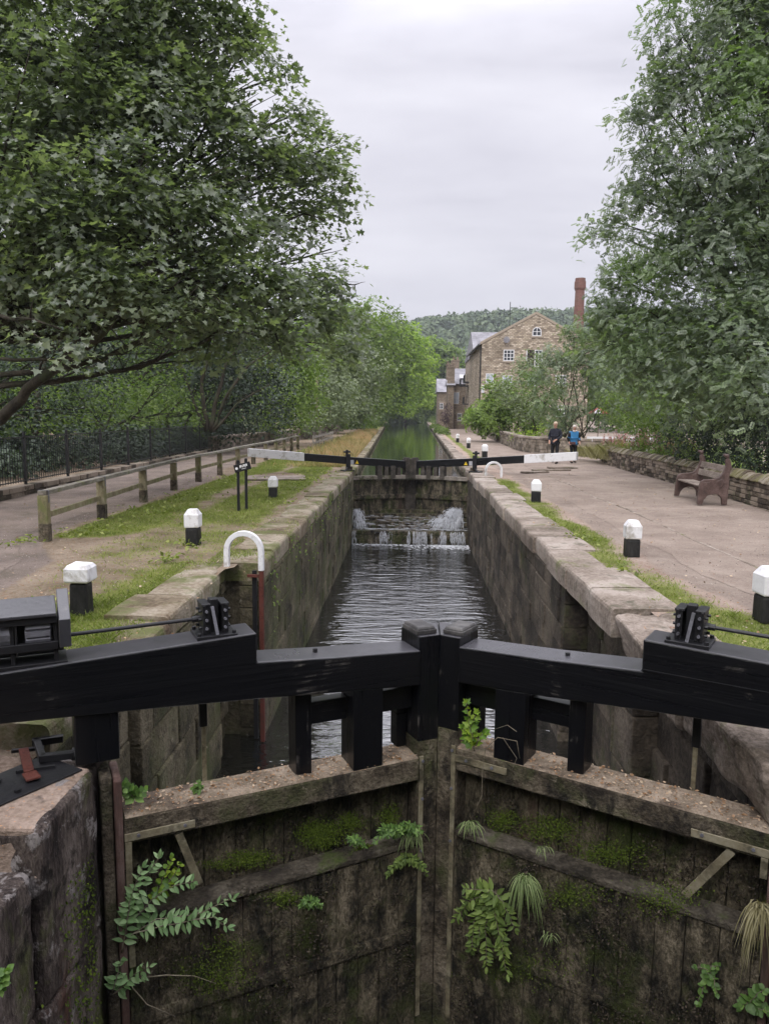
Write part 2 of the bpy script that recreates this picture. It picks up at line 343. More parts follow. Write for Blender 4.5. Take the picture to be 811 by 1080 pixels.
def tree(name, label, cat, base, blobs, mat, tr=.22, dens=60, per=7, spread=.45, leaf=.16, tmpl=None, group=None, up=.55, fill=.35,
         fork=.35, holes=0, twigs=True, squash=.8, barkm='bark', stems=1, tlo=0, nz=.33):
    base = Vector(base); root = thing(name, label, cat, base, 0, group)
    mb = MB(); zmin = min(b[2]-b[3] for b in blobs); zmax = max(b[2] for b in blobs)
    cx = sum(b[0] for b in blobs)/len(blobs); cy = sum(b[1] for b in blobs)/len(blobs)
    for s_ in range(stems):
        off = Vector((rnd.uniform(-1, 1), rnd.uniform(-1, 1), 0))*.35*(stems > 1)
        fk = Vector((base.x+(cx-base.x)*fork*.6, base.y+(cy-base.y)*fork*.6, base.z+(zmax-base.z)*fork))+off*3
        limb(mb, base+off-Vector((0, 0, .2)), fk, tr/(stems**.5), tr*.75/(stems**.5), .06, 7, 10)
        for i, (x, y, z, r) in enumerate(blobs):
            if stems > 1 and i % stems != s_: continue
            kq = min(1, .15+.5*r) if tr > .25 else 1; pts = limb(mb, fk, (x, y, z), tr*.5*kq/(stems**.5), tr*.10*kq, .18, 7, 6)
            if twigs:
                for k in range(5):
                    d = Vector((rnd.gauss(0, 1), rnd.gauss(0, 1), rnd.gauss(0, .8))).normalized()*r*.85
                    limb(mb, pts[rnd.randint(3 if kq > .7 else 5, 7)], Vector((x, y, z))+d, tr*.12*kq, tr*.025*kq, .1, 3, 4)
    mb.v = [(p[0]-base.x, p[1]-base.y, p[2]-base.z) for p in mb.v]
    mb.build('trunk', barkm, root, smooth=True)
    bl = [(x-base.x, y-base.y, z-base.z, r) for x, y, z, r in blobs]
    P, N, T = crown_points(bl, dens, per, spread, up, fill, holes=holes, squash=squash, nz=nz)
    S = leaf*(.55+.95*NR.random(len(P))**1.3)
    leaves('crown', P, N, S, T+tlo, tmpl or tmpl_quad(), mat, root)
    return root

# ------------------------------------------------------------------ world, sun, camera
w = bpy.data.worlds.new('World'); sc.world = w; w.use_nodes = True
nt = w.node_tree; nt.nodes.clear()
out = nd(nt, 'ShaderNodeOutputWorld'); bg = nd(nt, 'ShaderNodeBackground')
sky = nd(nt, 'ShaderNodeTexSky', sky_type='NISHITA', sun_disc=False); sky.sun_elevation = R(42); sky.sun_rotation = R(200)
tc = nd(nt, 'ShaderNodeTexCoord'); mp = nd(nt, 'ShaderNodeMapping'); mp.inputs['Scale'].default_value = (1.1, 1.1, 4.2)
nt.links.new(tc.outputs['Generated'], mp.inputs[0])
sep = nd(nt, 'ShaderNodeSeparateXYZ'); nt.links.new(tc.outputs['Generated'], sep.inputs[0])
n1 = noise_n(nt, 1.9, 6, .52, mp.outputs[0], .25)
cl = ramp(nt, [(.32, (.362, .358, .410)), (.46, (.465, .458, .510)), (.66, (.56, .553, .60))], n1)
zf = ramp(nt, [(0.0, (.86, .86, .86)), (.12, (.98, .98, .98)), (.40, (1.2, 1.2, 1.2)), (1.0, (4.6, 4.6, 4.5))], sep.outputs['Z'])
cl = mixc(nt, 1.0, cl, zf, 'MULTIPLY')
cl10 = mixc(nt, 1.0, cl, (10, 10, 10), 'MULTIPLY')
mx = mixc(nt, .97, sky.outputs[0], cl10)          # overcast: a little of the blue sky shows through the cloud
nt.links.new(mx, bg.inputs[0]); bg.inputs[1].default_value = .1
nt.links.new(bg.outputs[0], out.inputs[0])
sl = bpy.data.lights.new('sun', 'SUN'); sl.energy = 1.5; sl.angle = R(30); sl.color = (1, .97, .93)
so = bpy.data.objects.new('sun', sl); C.objects.link(so); so.rotation_euler = (R(48), 0, R(-20)); so.location = (0, 0, 40)
cam = bpy.data.cameras.new('camera'); co = bpy.data.objects.new('camera', cam); C.objects.link(co); sc.camera = co
cam.sensor_fit = 'HORIZONTAL'; cam.sensor_width = 36; cam.lens = 36*800/811; cam.clip_end = 4000; cam.clip_start = .05
fwd = Vector((-math.sin(YAW)*math.cos(PITCH), math.cos(YAW)*math.cos(PITCH), -math.sin(PITCH)))
rt = Vector((math.cos(YAW), math.sin(YAW), 0)); upv = rt.cross(fwd)
r2 = rt*math.cos(ROLL)+upv*math.sin(ROLL); u2 = -rt*math.sin(ROLL)+upv*math.cos(ROLL)
mw = Matrix((( r2.x, u2.x, -fwd.x, 0), (r2.y, u2.y, -fwd.y, 0), (r2.z, u2.z, -fwd.z, HC), (0, 0, 0, 1)))
co.matrix_world = mw
sc.view_settings.view_transform = 'Standard'; sc.view_settings.look = 'None'; sc.view_settings.exposure = .55; sc.view_settings.gamma = 1
sc.cycles.use_denoising = True; sc.cycles.max_bounces = 8; sc.cycles.transparent_max_bounces = 8; sc.cycles.volume_bounces = 0

# ------------------------------------------------------------------ ground
def eL(y):    # canal edge, left
    return -2.05 if y < 31 else -2.05-(y-31)*.022
def eR(y): return 2.25 if y < 31 else 2.25+(y-31)*.016
def sm(a, b, x):
    t = min(1, max(0, (x-a)/(b-a))); return t*t*(3-2*t)
def fn(x, y, s=1, k=0): return noise.noise(Vector((x*s, y*s, k*7.3)))
def grassiness(x, y):
    n = fn(x, y, .9, 1)*.35+fn(x, y, 2.7, 2)*.25
    if x < 0:
        g = sm(-6.3, -5.9, x)*(1-sm(-5.2, -4.5, x+fn(x, y, .5, 3)*.5))*sm(12, 13, y)*1.0
        d = ((x+3.05)/.85)**2+((y-7.6)/2.4)**2; g = max(g, 1.15-d*.7)
        g = max(g, .85*sm(13, 15.5, y)*sm(-4.9, -4.2, x)*(1-sm(-3.2, -2.75, x)))
        g = max(g, .42*sm(-5.2, -4.2, x+.15*(y-9))*(1-sm(-3.0, -2.6, x))*(1-sm(17, 20, y)))
        g = max(g, .8*sm(30, 33, y)*sm(-6.6, -6.2, x))
        d = ((x+4.6)/1.1)**2+((y-26)/1.7)**2; g -= .9*max(0, 1-d)
        g *= 1-sm(-2.75, -2.45, x)
    else:
        wdt = 3.5+.75*(1-sm(6, 10.5, y))+.30*fn(0, y, .4, 4)
        g = sm(2.55, 3.0, x+.25*fn(x, y, 1.1, 8))*(1-sm(wdt-.45, wdt+.25, x))*(1-sm(24, 27, y))*(.78+.55*fn(x, y, .8, 11))
        d = ((x-2.95)/.4)**2+((y-31-22)/25)**2
        if y > 33: g = max(g, .8*sm(2.9, 3.3, x-.016*(y-31))*(1-sm(3.6, 3.9, x-.016*(y-31))))
    return g+n*.9*(1 if g > .05 else .3)
def ground_sheet(name, xs, ys, zf, mat, attr=True):
    nx, ny = len(xs(ys[0])), len(ys); V = []; A = []
    for y in ys:
        for x in xs(y): V.append((x, y, zf(x, y))); A.append(min(1, max(0, grassiness(x, y))) if attr else 0)
    F = [(j*nx+i, j*nx+i+1, (j+1)*nx+i+1, (j+1)*nx+i) for j in range(ny-1) for i in range(nx-1)]
    me = bpy.data.meshes.new(name); me.from_pydata(V, [], F)
    a = me.attributes.new('grass', 'FLOAT', 'POINT'); a.data.foreach_set('value', A)
    a = me.attributes.new('path', 'FLOAT', 'POINT'); a.data.foreach_set('value', [pathness(v[0], v[1]) for v in V])
    me.materials.append(mat); me.polygons.foreach_set('use_smooth', [True]*len(F))
    o = bpy.data.objects.new(name, me); C.objects.link(o); return tag(o, kind='structure')
def path_x(y):
    wob = .16*fn(0, y, .5, 8)+.10*fn(0, y, 1.9, 9)
    x0 = 3.6+.6*(1-sm(6, 10.5, y)); x0 = x0 if y < 31 else 3.55+(y-31)*.016
    return x0+wob
def lpath_x(y): return min(-4.5-.1*max(0, y-5), -6.3 if y > 12.5 else -6.3+(12.5-y)*.62)+.14*fn(3, y, .5, 8)+.08*fn(0, y, 2.1, 9)
def pathness(x, y):
    if x > 0: return sm(-.22, .22, x-path_x(y))
    return sm(-.22, .22, lpath_x(y)-x)*sm(-10.1, -9.6, x)
def ground_mat(name, dirt, green, pth):
    m, nt = new_mat(name); v = wpos(nt)
    a = nd(nt, 'ShaderNodeAttribute', attribute_name='grass')
    n1 = noise_n(nt, 1.1, 6, .6, v); n2 = noise_n(nt, 16, 6, .7, v); n3 = noise_n(nt, 60, 3, .7, v)
    f = mathn(nt, 'ADD', mathn(nt, 'MULTIPLY', n1, .6), mathn(nt, 'MULTIPLY', n2, .4))
    cd = ramp(nt, [(.39+.22*i/(len(dirt)-1), c) for i, c in enumerate(dirt)], f)
    cd = mixc(nt, gray(nt, .62, .72, n3), cd, (.34, .30, .26)); cd = mixc(nt, gray(nt, .60, .66, noise_n(nt, 24, 3, .6, v)), cd, (.23, .115, .06))
    cg = ramp(nt, [(.38+.24*i/(len(green)-1), c) for i, c in enumerate(green)], f)
    gf = mathn(nt, 'ADD', a.outputs['Fac'], mathn(nt, 'MULTIPLY', mathn(nt, 'SUBTRACT', n2, .5), 1.3))
    gf = gray(nt, .30, .62, gf)
    col = mixc(nt, gf, cd, cg)
    pa = nd(nt, 'ShaderNodeAttribute', attribute_name='path')
    pf = gray(nt, .38, .62, mathn(nt, 'ADD', pa.outputs['Fac'], mathn(nt, 'MULTIPLY', mathn(nt, 'SUBTRACT', n2, .5), .9)))
    col = mixc(nt, pf, col, path_col(nt, pth)[0])
    finish(nt, col, .95, mathn(nt, 'ADD', n2, n3), .022, 1, .1); return m
def path_col(nt, p):
    cols, p1, p2 = p; v = wpos(nt)
    a = noise_n(nt, .7, 6, .6, v); b = noise_n(nt, 26, 5, .65, v); c = noise_n(nt, 95, 2, .6, v)
    f = mathn(nt, 'ADD', mathn(nt, 'MULTIPLY', a, .62), mathn(nt, 'MULTIPLY', b, .38))
    col = ramp(nt, [(.39+.22*i/(len(cols)-1), q) for i, q in enumerate(cols)], f)
    col = mixc(nt, gray(nt, .40, .75, noise_n(nt, .45, 6, .7, v)), col, p1); col = mixc(nt, gray(nt, .48, .8, noise_n(nt, 1.3, 6, .7, v, .4)), col, p2)
    col = mixc(nt, gray(nt, .64, .70, c), col, (.50, .42, .36)); col = mixc(nt, gray(nt, .66, .70, noise_n(nt, 31, 2, .6, v)), col, (.20, .11, .065))
    return col, mathn(nt, 'ADD', b, c)
def path_mat(name, p):
    m, nt = new_mat(name); col, h = path_col(nt, p); finish(nt, col, .95, h, .012, 1, .1); return m
PR = ([(.20, .16, .135), (.275, .222, .187), (.35, .29, .245)], (.195, .155, .13), (.34, .285, .24))
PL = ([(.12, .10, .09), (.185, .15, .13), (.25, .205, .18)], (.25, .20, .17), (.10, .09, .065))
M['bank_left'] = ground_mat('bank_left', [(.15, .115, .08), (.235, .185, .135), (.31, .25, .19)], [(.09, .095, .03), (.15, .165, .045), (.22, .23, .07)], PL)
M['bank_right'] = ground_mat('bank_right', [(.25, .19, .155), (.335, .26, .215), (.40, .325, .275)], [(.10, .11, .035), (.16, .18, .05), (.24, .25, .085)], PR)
M['towpath'] = path_mat('towpath', PR); M['tarmac_left'] = path_mat('tarmac_left', PL)
import bisect
ysn = [-6+.5*i for i in range(16)]+[2+.16*i for i in range(200)]+[34+.6*i for i in range(60)]+[70+4*i for i in range(58)]
def gz(x, y):
    b = .03*fn(x, y, .35, 5)+.012*fn(x, y, 1.6, 6)
    s = 0
    if x < -11 and y > 6: s = min(6, (abs(x)-11)*.05)
    if x > 11: s = -min(1.6, (x-11)*.12)
    if y > 190: s += max(0, (y-190)*.03)*sm(6, 30, abs(x))
    return b*sm(.5, 1.2, min(abs(x-eL(y)), abs(x-eR(y))))-.015+s
def zl(x, y):
    return gz(x, y)-(.2*sm(5.5, 4.9, y) if x > -4.5 else .1*sm(5.5, 4.9, y))-.02
def xsl(y):
    e = (-2.5 if y < 10.2 else eL(y)-.35); return [e-.14*i for i in range(32)]+[e-4.5-.45*(1.22**i) for i in range(30)]
def xsr(y):
    e = (2.7 if y < 10.2 else eR(y)+.35); return [e+.14*i for i in range(32)]+[e+4.5+.45*(1.22**i) for i in range(30)]
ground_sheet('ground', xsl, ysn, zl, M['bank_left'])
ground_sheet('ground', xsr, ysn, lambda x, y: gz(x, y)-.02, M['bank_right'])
def strip(name, pts, mat, z, n=8):
    """a paved strip: (y, x0, x1) rows"""
    V = []; F = []
    for (y, a, b) in pts:
        for i in range(n+1):
            x = a+(b-a)*i/n; V.append((x, y, (gz(x, y) if y > 5.5 else zl(x, y))+z))
    for j in range(len(pts)-1):
        for i in range(n): k = j*(n+1)+i; F.append((k, k+1, k+n+2, k+n+1))
    me = bpy.data.meshes.new(name); me.from_pydata(V, [], F); me.materials.append(mat)
    o = bpy.data.objects.new(name, me); C.objects.link(o); return tag(o, kind='structure')
rows = []; y = 0.0
while y < 150:
    x1 = 8.6 if y < 42 else max(6.4, 8.6-(y-42)*.4)+max(0, (y-47)*.033)
    rows.append((y, path_x(y)+.45, x1)); y += .32 if y < 45 else 2
strip('towpath', rows, M['towpath'], -.0155, 24)
rows = []; y = 5.6
while y < 120:
    rows.append((y, -9.6, lpath_x(y)-.45)); y += .32 if y < 45 else 2
strip('path', rows, M['tarmac_left'], -.0155, 16)
mb = MB()
for i in range(60):
    y = 8+i*.42; x = 5.05+.08*fn(0, y, .4, 2); mb.span(x-.022, x+.022, y+.01, y+.41, -.08, gz(x, y)-.008)
tag(mb.build('path_edging', 'coping', bevel=.006), kind='structure')
# hills, far
hv = []; hf = []; nx, ny = 60, 26
def hz(x, y):
    r = sm(330, 560, y)
    h = 61+x*.06+6*math.sin(x*.013+1)+5*fn(x, y, .01, 3)
    if x < -40: h = 66-3.4+(x+40)*.03
    return -3+max(0, h)*r*(1-.35*sm(600, 900, y))
for j in range(ny):
    for i in range(nx):
        x = -420+i*15; yy = 290+j*25; hv.append((x, yy, hz(x, yy)))
hf = [(j*nx+i, j*nx+i+1, (j+1)*nx+i+1, (j+1)*nx+i) for j in range(ny-1) for i in range(nx-1)]
me = bpy.data.meshes.new('hillside'); me.from_pydata(hv, [], hf)
M['hill_ground'] = rough_mat('hill_ground', [(.03, .045, .02), (.05, .07, .03)], .05, .6, bdist=.2)
me.materials.append(M['hill_ground']); o = bpy.data.objects.new('hillside', me); C.objects.link(o); tag(o, kind='structure')
mb = MB(); mb.add([(-3000, 280, -3.2), (3000, 280, -3.2), (3000, 3500, -3.2), (-3000, 3500, -3.2)], [(0, 1, 2, 3)])
mb.add([(-3000, -300, -3.4), (-60, -300, -3.4), (-60, 280, -3.4), (-3000, 280, -3.4)], [(0, 1, 2, 3)])
mb.add([(60, -300, -3.4), (3000, -300, -3.4), (3000, 280, -3.4), (60, 280, -3.4)], [(0, 1, 2, 3)])
tag(mb.build('terrain', 'hill_ground'), kind='structure')
mb = MB(); mb.add([(-60, -200, -5.8), (60, -200, -5.8), (60, 285, -5.8), (-60, 285, -5.8)], [(0, 1, 2, 3)])
tag(mb.build('canal_bed', 'lock_stone_left'), kind='structure')
# hillside woodland: thousands of crowns reading as one mass
bl = []
for i in range(3600):
    x = NR.uniform(-130, 300); y = NR.uniform(370, 640); h = hz(x, y); bl.append((x, y, h+NR.uniform(1, 4.5), NR.uniform(3.2, 6.5)))
P, N, T = [], [], []
for (x, y, z, r) in bl:
    n = 46; d = NR.normal(size=(n, 3)); d[:, 2] = np.abs(d[:, 2])*.9-.15; d[:, 1] = -np.abs(d[:, 1]); d /= np.linalg.norm(d, axis=1, keepdims=True)
    P.append(np.array((x, y, z))+d*r*(.8+.3*NR.random((n, 1)))); N.append(d+NR.normal(size=(n, 3))*.4); T.append(np.full(n, NR.uniform(0, 1))+NR.normal(size=n)*.15)
P = np.concatenate(P); N = np.concatenate(N); T = np.concatenate(T)
tag(leaves('hillside_woodland', P-np.array((0, 0, 1.0)), N, 2.1+1.3*NR.random(len(P)), T, tmpl_quad(.9), 'leaf_hill'),
    'dense green woodland covering the far hill behind the mill', 'woodland', kind='stuff')

# ------------------------------------------------------------------ masonry
def path_pos(path):
    P = [Vector(p) for p in path]; L = [0]
    for a, b in zip(P, P[1:]): L.append(L[-1]+(b-a).length)
    def f(s):
        s = min(max(s, 0), L[-1]-1e-6); i = bisect.bisect_right(L, s)-1; i = min(i, len(P)-2)
        t = (s-L[i])/(L[i+1]-L[i]); return P[i].lerp(P[i+1], t), (P[i+1]-P[i]).normalized()
    return f, L[-1]
def block_wall(mb, path, z0, z1, ch, ln, thick, jit, side=1, gap=.008, ztop=None, mi=0, two=False):
    """coursed stones along a path; side=+1: the face looks to the left of the path direction"""
    f, L = path_pos(path); z = z0
    while z < z1-.02:
        h = min(rnd.uniform(*ch), z1-z); h = z1-z if z1-z-h < .06 else h
        s = -rnd.uniform(0, ln[0])
        while s < L:
            l = rnd.uniform(*ln); a = max(s, 0); b = min(s+l, L); s += l
            if b-a < .04: continue
            pa, da = f(a+gap/2); pb, db = f(b-gap/2)
            na = Vector((-da.y, da.x, 0))*side; nb = Vector((-db.y, db.x, 0))*side
            j = rnd.uniform(0, jit)
            q = lambda: rnd.uniform(-jit, jit)*.35
            fa, fb = pa+na*(j+q()), pb+nb*(j+q()); ba, bb = pa-na*thick, pb-nb*thick
            if two: ba, bb = pa-na*(thick+rnd.uniform(0, jit)), pb-nb*(thick+rnd.uniform(0, jit))
            za, zb = z+gap/2, z+h-gap/2; U = Vector((0, 0, 1))
            g = lambda p, zz: Vector((p.x, p.y, p.z+zz+q()*.4))
            fa2, fb2 = fa+na*q(), fb+nb*q()
            pts = [g(fa, za), g(ba, za), g(bb, za), g(fb, za), g(fa2, zb), g(ba, zb), g(bb, zb), g(fb2, zb)]
            mb.hexa(pts, mi)
        z += h
def wall_core(mb, path, z0, z1, t0, t1, side=1, mi=0):
    f, L = path_pos(path); P = [Vector(p) for p in path]
    for a, b in zip(P, P[1:]):
        d = (b-a).normalized(); n = Vector((-d.y, d.x, 0))*side
        mb.hexa([a-n*t0+Vector((0, 0, z0)), b-n*t0+Vector((0, 0, z0)), b-n*t1+Vector((0, 0, z0)), a-n*t1+Vector((0, 0, z0)),
                 a-n*t0+Vector((0, 0, z1)), b-n*t0+Vector((0, 0, z1)), b-n*t1+Vector((0, 0, z1)), a-n*t1+Vector((0, 0, z1))], mi)
def coping(mb, path, w, h, ln, side, jl=.025, jz=.02, over=.02, mi=0, ztop=0, jb=.1):
    """big flat stones along the edge, lip towards the water"""
    f, L = path_pos(path); s = 0
    while s < L-.05:
        l = rnd.uniform(*ln); b_ = min(s+l, L); b_ = L if L-b_ < .3 else b_
        dz = rnd.uniform(-jz, jz); lip = rnd.uniform(-jl, jl); wb = w+rnd.uniform(-jb, jb)
        k = 4; rows = []
        for i in range(k+1):
            t = s+.006+(b_-s-.012)*i/k; p, d = f(t); n = Vector((-d.y, d.x, 0))*side
            e = .022 if i in (0, k) else 0; q = rnd.uniform(-.006, .006)
            o = over+lip+q
            prof = [(o-.012-e*.3, -h), (o-e*.3, -h*.5), (o-.004-e*.4, -.05-e*.4), (o-.018-e*.5, -.018-e*.5), (o-.05-e*.3, -e*.6), (-w*.5, .004-e*.5), (-wb, -e*.5), (-wb, -h)]
            rows.append([p+n*a+Vector((0, 0, ztop+dz+c+rnd.uniform(-.003, .003))) for a, c in prof])
        m = len(rows[0]); vs = [q for r in rows for q in r]
        fs = [(i*m+j, i*m+(j+1) % m, (i+1)*m+(j+1) % m, (i+1)*m+j) for i in range(k) for j in range(m)]
        fs += [tuple(range(m)), tuple(k*m+j for j in range(m))[::-1]]
        mb.add(vs, fs, mi); s = b_
# side=+1 faces left of direction. Left chamber wall: path going +Y, face looks +X (right) -> side -1
t = thing('lock_wall', 'long mossy stone lock chamber wall on the left under worn grassy coping', 'lock wall', (-2.05, 10.5, 0))
def loc_build(mb, name, mat, root, **k): return mb.build(name, mat, root, xf=Matrix.Translation(-root.location), **k)
mb = MB(); block_wall(mb, [(-2.05, 10.55, 0), (-2.05, 28.6, 0)], -4.4, -.27, (.26, .36), (.5, 1.15), .35, .022, -1)
wall_core(mb, [(-2.08, 10.6, 0), (-2.08, 28.6, 0)], -5.6, -.28, .06, .9, -1); loc_build(mb, 'masonry', 'lock_stone_left', t, bevel=.014)
mb = MB(); coping(mb, [(-2.05, 10.55, 0), (-2.05, 31, 0)], .62, .27, (.8, 1.5), -1); loc_build(mb, 'coping', 'coping_left', t)
t = thing('lock_wall', 'long coursed stone lock chamber wall on the towpath side under pale coping', 'lock wall', (2.25, 10.6, 0))
mb = MB(); block_wall(mb, [(2.25, 10.6, 0), (2.25, 28.6, 0)], -4.4, -.30, (.27, .36), (.6, 1.3), .35, .03, 1)
wall_core(mb, [(2.28, 10.65, 0), (2.28, 28.6, 0)], -5.6, -.32, .06, .9, 1); loc_build(mb, 'masonry', 'lock_stone_right', t, bevel=.016)
mb = MB(); coping(mb, [(2.25, 10.5, 0), (2.25, 31, 0)], .66, .30, (1.0, 1.7), 1, jl=.03); loc_build(mb, 'coping', 'coping', t)
# gate recesses
t = thing('recess_wall', 'mossy recess wall beside the lower gate left of the ladder', 'recess wall', (-2.4, 5, 0))
mb = MB()
for a, b in ((4.95, 6.35), (6.62, 9.55)): block_wall(mb, [(-2.45, a, 0), (-2.45, b, 0)], -4.4, -.26, (.4, .6), (.5, .9), .3, .03, -1)
block_wall(mb, [(-2.75, 6.2, 0), (-2.75, 6.8, 0)], -4.4, -.26, (.4, .5), (.6, .9), .3, .02, -1)
wall_core(mb, [(-2.5, 4.9, 0), (-2.5, 10.6, 0)], -5.6, -.26, .45, 1.0, -1)
block_wall(mb, [(-2.62, 9.55, 0), (-2.62, 10.56, 0)], -4.4, -.26, (.25, .4), (.3, .6), .3, .06, -1)
loc_build(mb, 'masonry', 'lock_stone_left', t, bevel=.02)
mb = MB(); coping(mb, [(-2.45, 4.9, 0), (-2.45, 9.6, 0)], .6, .25, (.7, 1.2), -1, jl=.04, jz=.03); coping(mb, [(-2.58, 9.6, 0), (-2.58, 10.56, 0)], .5, .25, (.3, .5), -1, jl=.04, jz=.03)
loc_build(mb, 'coping', 'coping_left', t)
t = thing('recess_wall', 'recess wall of huge worn blocks behind the right lower gate', 'recess wall', (2.6, 5, 0))
mb = MB(); block_wall(mb, [(2.62, 4.7, 0), (2.62, 10.62, 0)], -4.4, -.32, (.42, .62), (.7, 1.2), .35, .05, 1)
wall_core(mb, [(2.65, 4.7, 0), (2.65, 10.6, 0)], -5.6, -.34, .1, 1, 1)
# rounded quoins standing proud in the recess
block_wall(mb, [(2.38, 7.55, 0), (2.33, 8.2, 0)], -4.4, -.85, (.5, .7), (.6, .7), .3, .04, 1)
loc_build(mb, 'masonry', 'lock_stone_right', t, bevel=.035, seg=3)
mb = MB(); coping(mb, [(2.30, 8.25, 0), (2.27, 10.5, 0)], .75, .34, (1.0, 1.3), 1, jl=.03, jz=.02, jb=.05)
loc_build(mb, 'coping', 'coping', t)
mb = MB()
V = []
cs = [(2.16, 6.15, .0), (2.98, 6.0, .0), (3.0, 8.15, 0), (2.34, 8.2, 0)]
mb.hexa([Vector((2.30, 6.2, -.52)), Vector((3.05, 6.0, -.52)), Vector((3.05, 8.2, -.52)), Vector((2.42, 8.2, -.52)),
         Vector((2.16, 6.1, -.03)), Vector((3.05, 6.0, -.01)), Vector((3.05, 8.2, -.02)), Vector((2.28, 8.17, -.045))])
mb.hexa([Vector((2.34, 4.6, -.5)), Vector((3.05, 4.6, -.5)), Vector((3.05, 5.97, -.5)), Vector((2.34, 6.15, -.5)),
         Vector((2.26, 4.6, -.06)), Vector((3.05, 4.6, -.03)), Vector((3.05, 5.96, -.02)), Vector((2.2, 6.05, -.05))])
roughen(loc_build(mb, 'quoin_stone', 'coping', t), 5, .09)
# wing walls below the gate
t = thing('wing_wall', 'streaked dark wing wall below the lower gate on the left, moss at its foot', 'wing wall', (-2, 1, 0))
mb = MB()

for a, b, x in ((3.86, 4.62, -2.0), (1.9, 3.855, -2.05), (-3, 1.895, -1.99)):
    for k in range(6): mb.span(-3.4, x, a, b, -5.7+k*(.88), -5.7+(k+1)*.88-.006 if k < 5 else (-.2 if a == 3.86 else -.42))
roughen(loc_build(mb, 'masonry', 'wing_stone', t), 4, .05)
mb = MB(); mb.hexa([Vector(p) for p in ((-4.6, 3.86, -.5), (-2.02, 3.86, -.5), (-2.02, 4.60, -.5), (-4.6, 5.0, -.5), (-4.6, 3.87, -.193), (-2.04, 3.87, -.193), (-2.03, 4.6, -.193), (-4.6, 5.2, -.18))])
loc_build(mb, 'top_slab', 'wing_top', t, bevel=.02)
mb = MB(); mb.span(-2.5, -2.07, 4.63, 4.97, -5.6, -.26); loc_build(mb, 'hollow_quoin', 'wing_stone', t, bevel=.02)
t = thing('wing_wall', 'stone wing wall below the lower gate on the towpath side', 'wing wall', (2.4, 1, 0))
mb = MB(); block_wall(mb, [(2.42, -3, 0), (2.42, 4.55, 0)], -5.4, -.32, (.35, .5), (.6, 1.1), .4, .03, 1); wall_core(mb, [(2.45, -3, 0), (2.45, 4.6, 0)], -5.6, -.34, .1, 1.1, 1)
loc_build(mb, 'masonry', 'lock_stone_right', t, bevel=.02)
mb = MB(); coping(mb, [(2.42, -3, 0), (2.42, 4.6, 0)], .7, .3, (.9, 1.4), 1); loc_build(mb, 'coping', 'coping', t)
# banks of the upper pound
for nm, e, sd, lab, mm, cm in (('canal_bank_wall', eL, -1, 'low stone edge of the canal along the dry grass bank', 'lock_stone_left', 'coping_left'),
                           ('canal_bank_wall', eR, 1, 'low stone edge of the canal beside the towpath beyond the upper gate', 'lock_stone_right', 'coping')):
    t = thing(nm, lab, 'bank wall', (e(31), 31, 0)); p = [(e(y), y, 0) for y in (30.5, 31, 45, 70, 110, 180, 284)]
    mb = MB(); block_wall(mb, p[:5], -1.5, -.22, (.2, .3), (.5, 1.1), .3, .03, sd); wall_core(mb, p, -5.6, -.23, .06, .9, sd); loc_build(mb, 'masonry', mm, t)
    mb = MB(); coping(mb, p, .5, .22, (.9, 1.6), sd, jl=.03); loc_build(mb, 'coping', cm, t)

# ------------------------------------------------------------------ water
def water_mat(name, sx, sy, b1, b2, base=(.008, .010, .008), rough=.03, ior=1.38):
    m, nt = new_mat(name)
    v = wpos(nt, (sx, sy, 1)); a = noise_n(nt, 1.0, 3, .5, v, .35); v2 = wpos(nt, (sx*3.1, sy*3.1, 1)); b = noise_n(nt, 1.0, 3, .55, v2, .5)
    h = mathn(nt, 'ADD', mathn(nt, 'MULTIPLY', a, b1), mathn(nt, 'MULTIPLY', b, b2))
    p = finish(nt, base, rough, h, 1.0, 1, .5); p.inputs['IOR'].default_value = ior; return m
M['water_lock'] = water_mat('water_lock', 1.5, 4.2, .050, .009, (.005, .006, .006), .02, 4.5)
M['water_calm'] = water_mat('water_calm', .9, 1.6, .005, .0008, (.010, .016, .008), .02, 2.0)
mb = MB(); mb.add([(-2.8, 4.75, -2.6), (.27, 6.1, -2.6), (2.8, 4.6, -2.6), (3, 28, -2.6), (-3, 28, -2.6)], [(0, 1, 2, 3, 4)])
tag(mb.build('water', 'water_lock'), kind='structure')
ys_ = [29, 45, 80, 130, 200, 290]
mb = MB(); mb.add([(eL(y)-.3, y, -.36) for y in ys_]+[(eR(y)+.3, y, -.36) for y in ys_], [(i, i+6, i+7, i+1) for i in range(5)])
tag(mb.build('canal_water', 'water_calm'), kind='structure')
mb = MB(); mb.add([(-3, -8, -5.5), (3, -8, -5.5), (3, 5.6, -5.5), (-3, 5.6, -5.5)], [(0, 1, 2, 3)])
tag(mb.build('water', 'water_calm'), kind='structure')

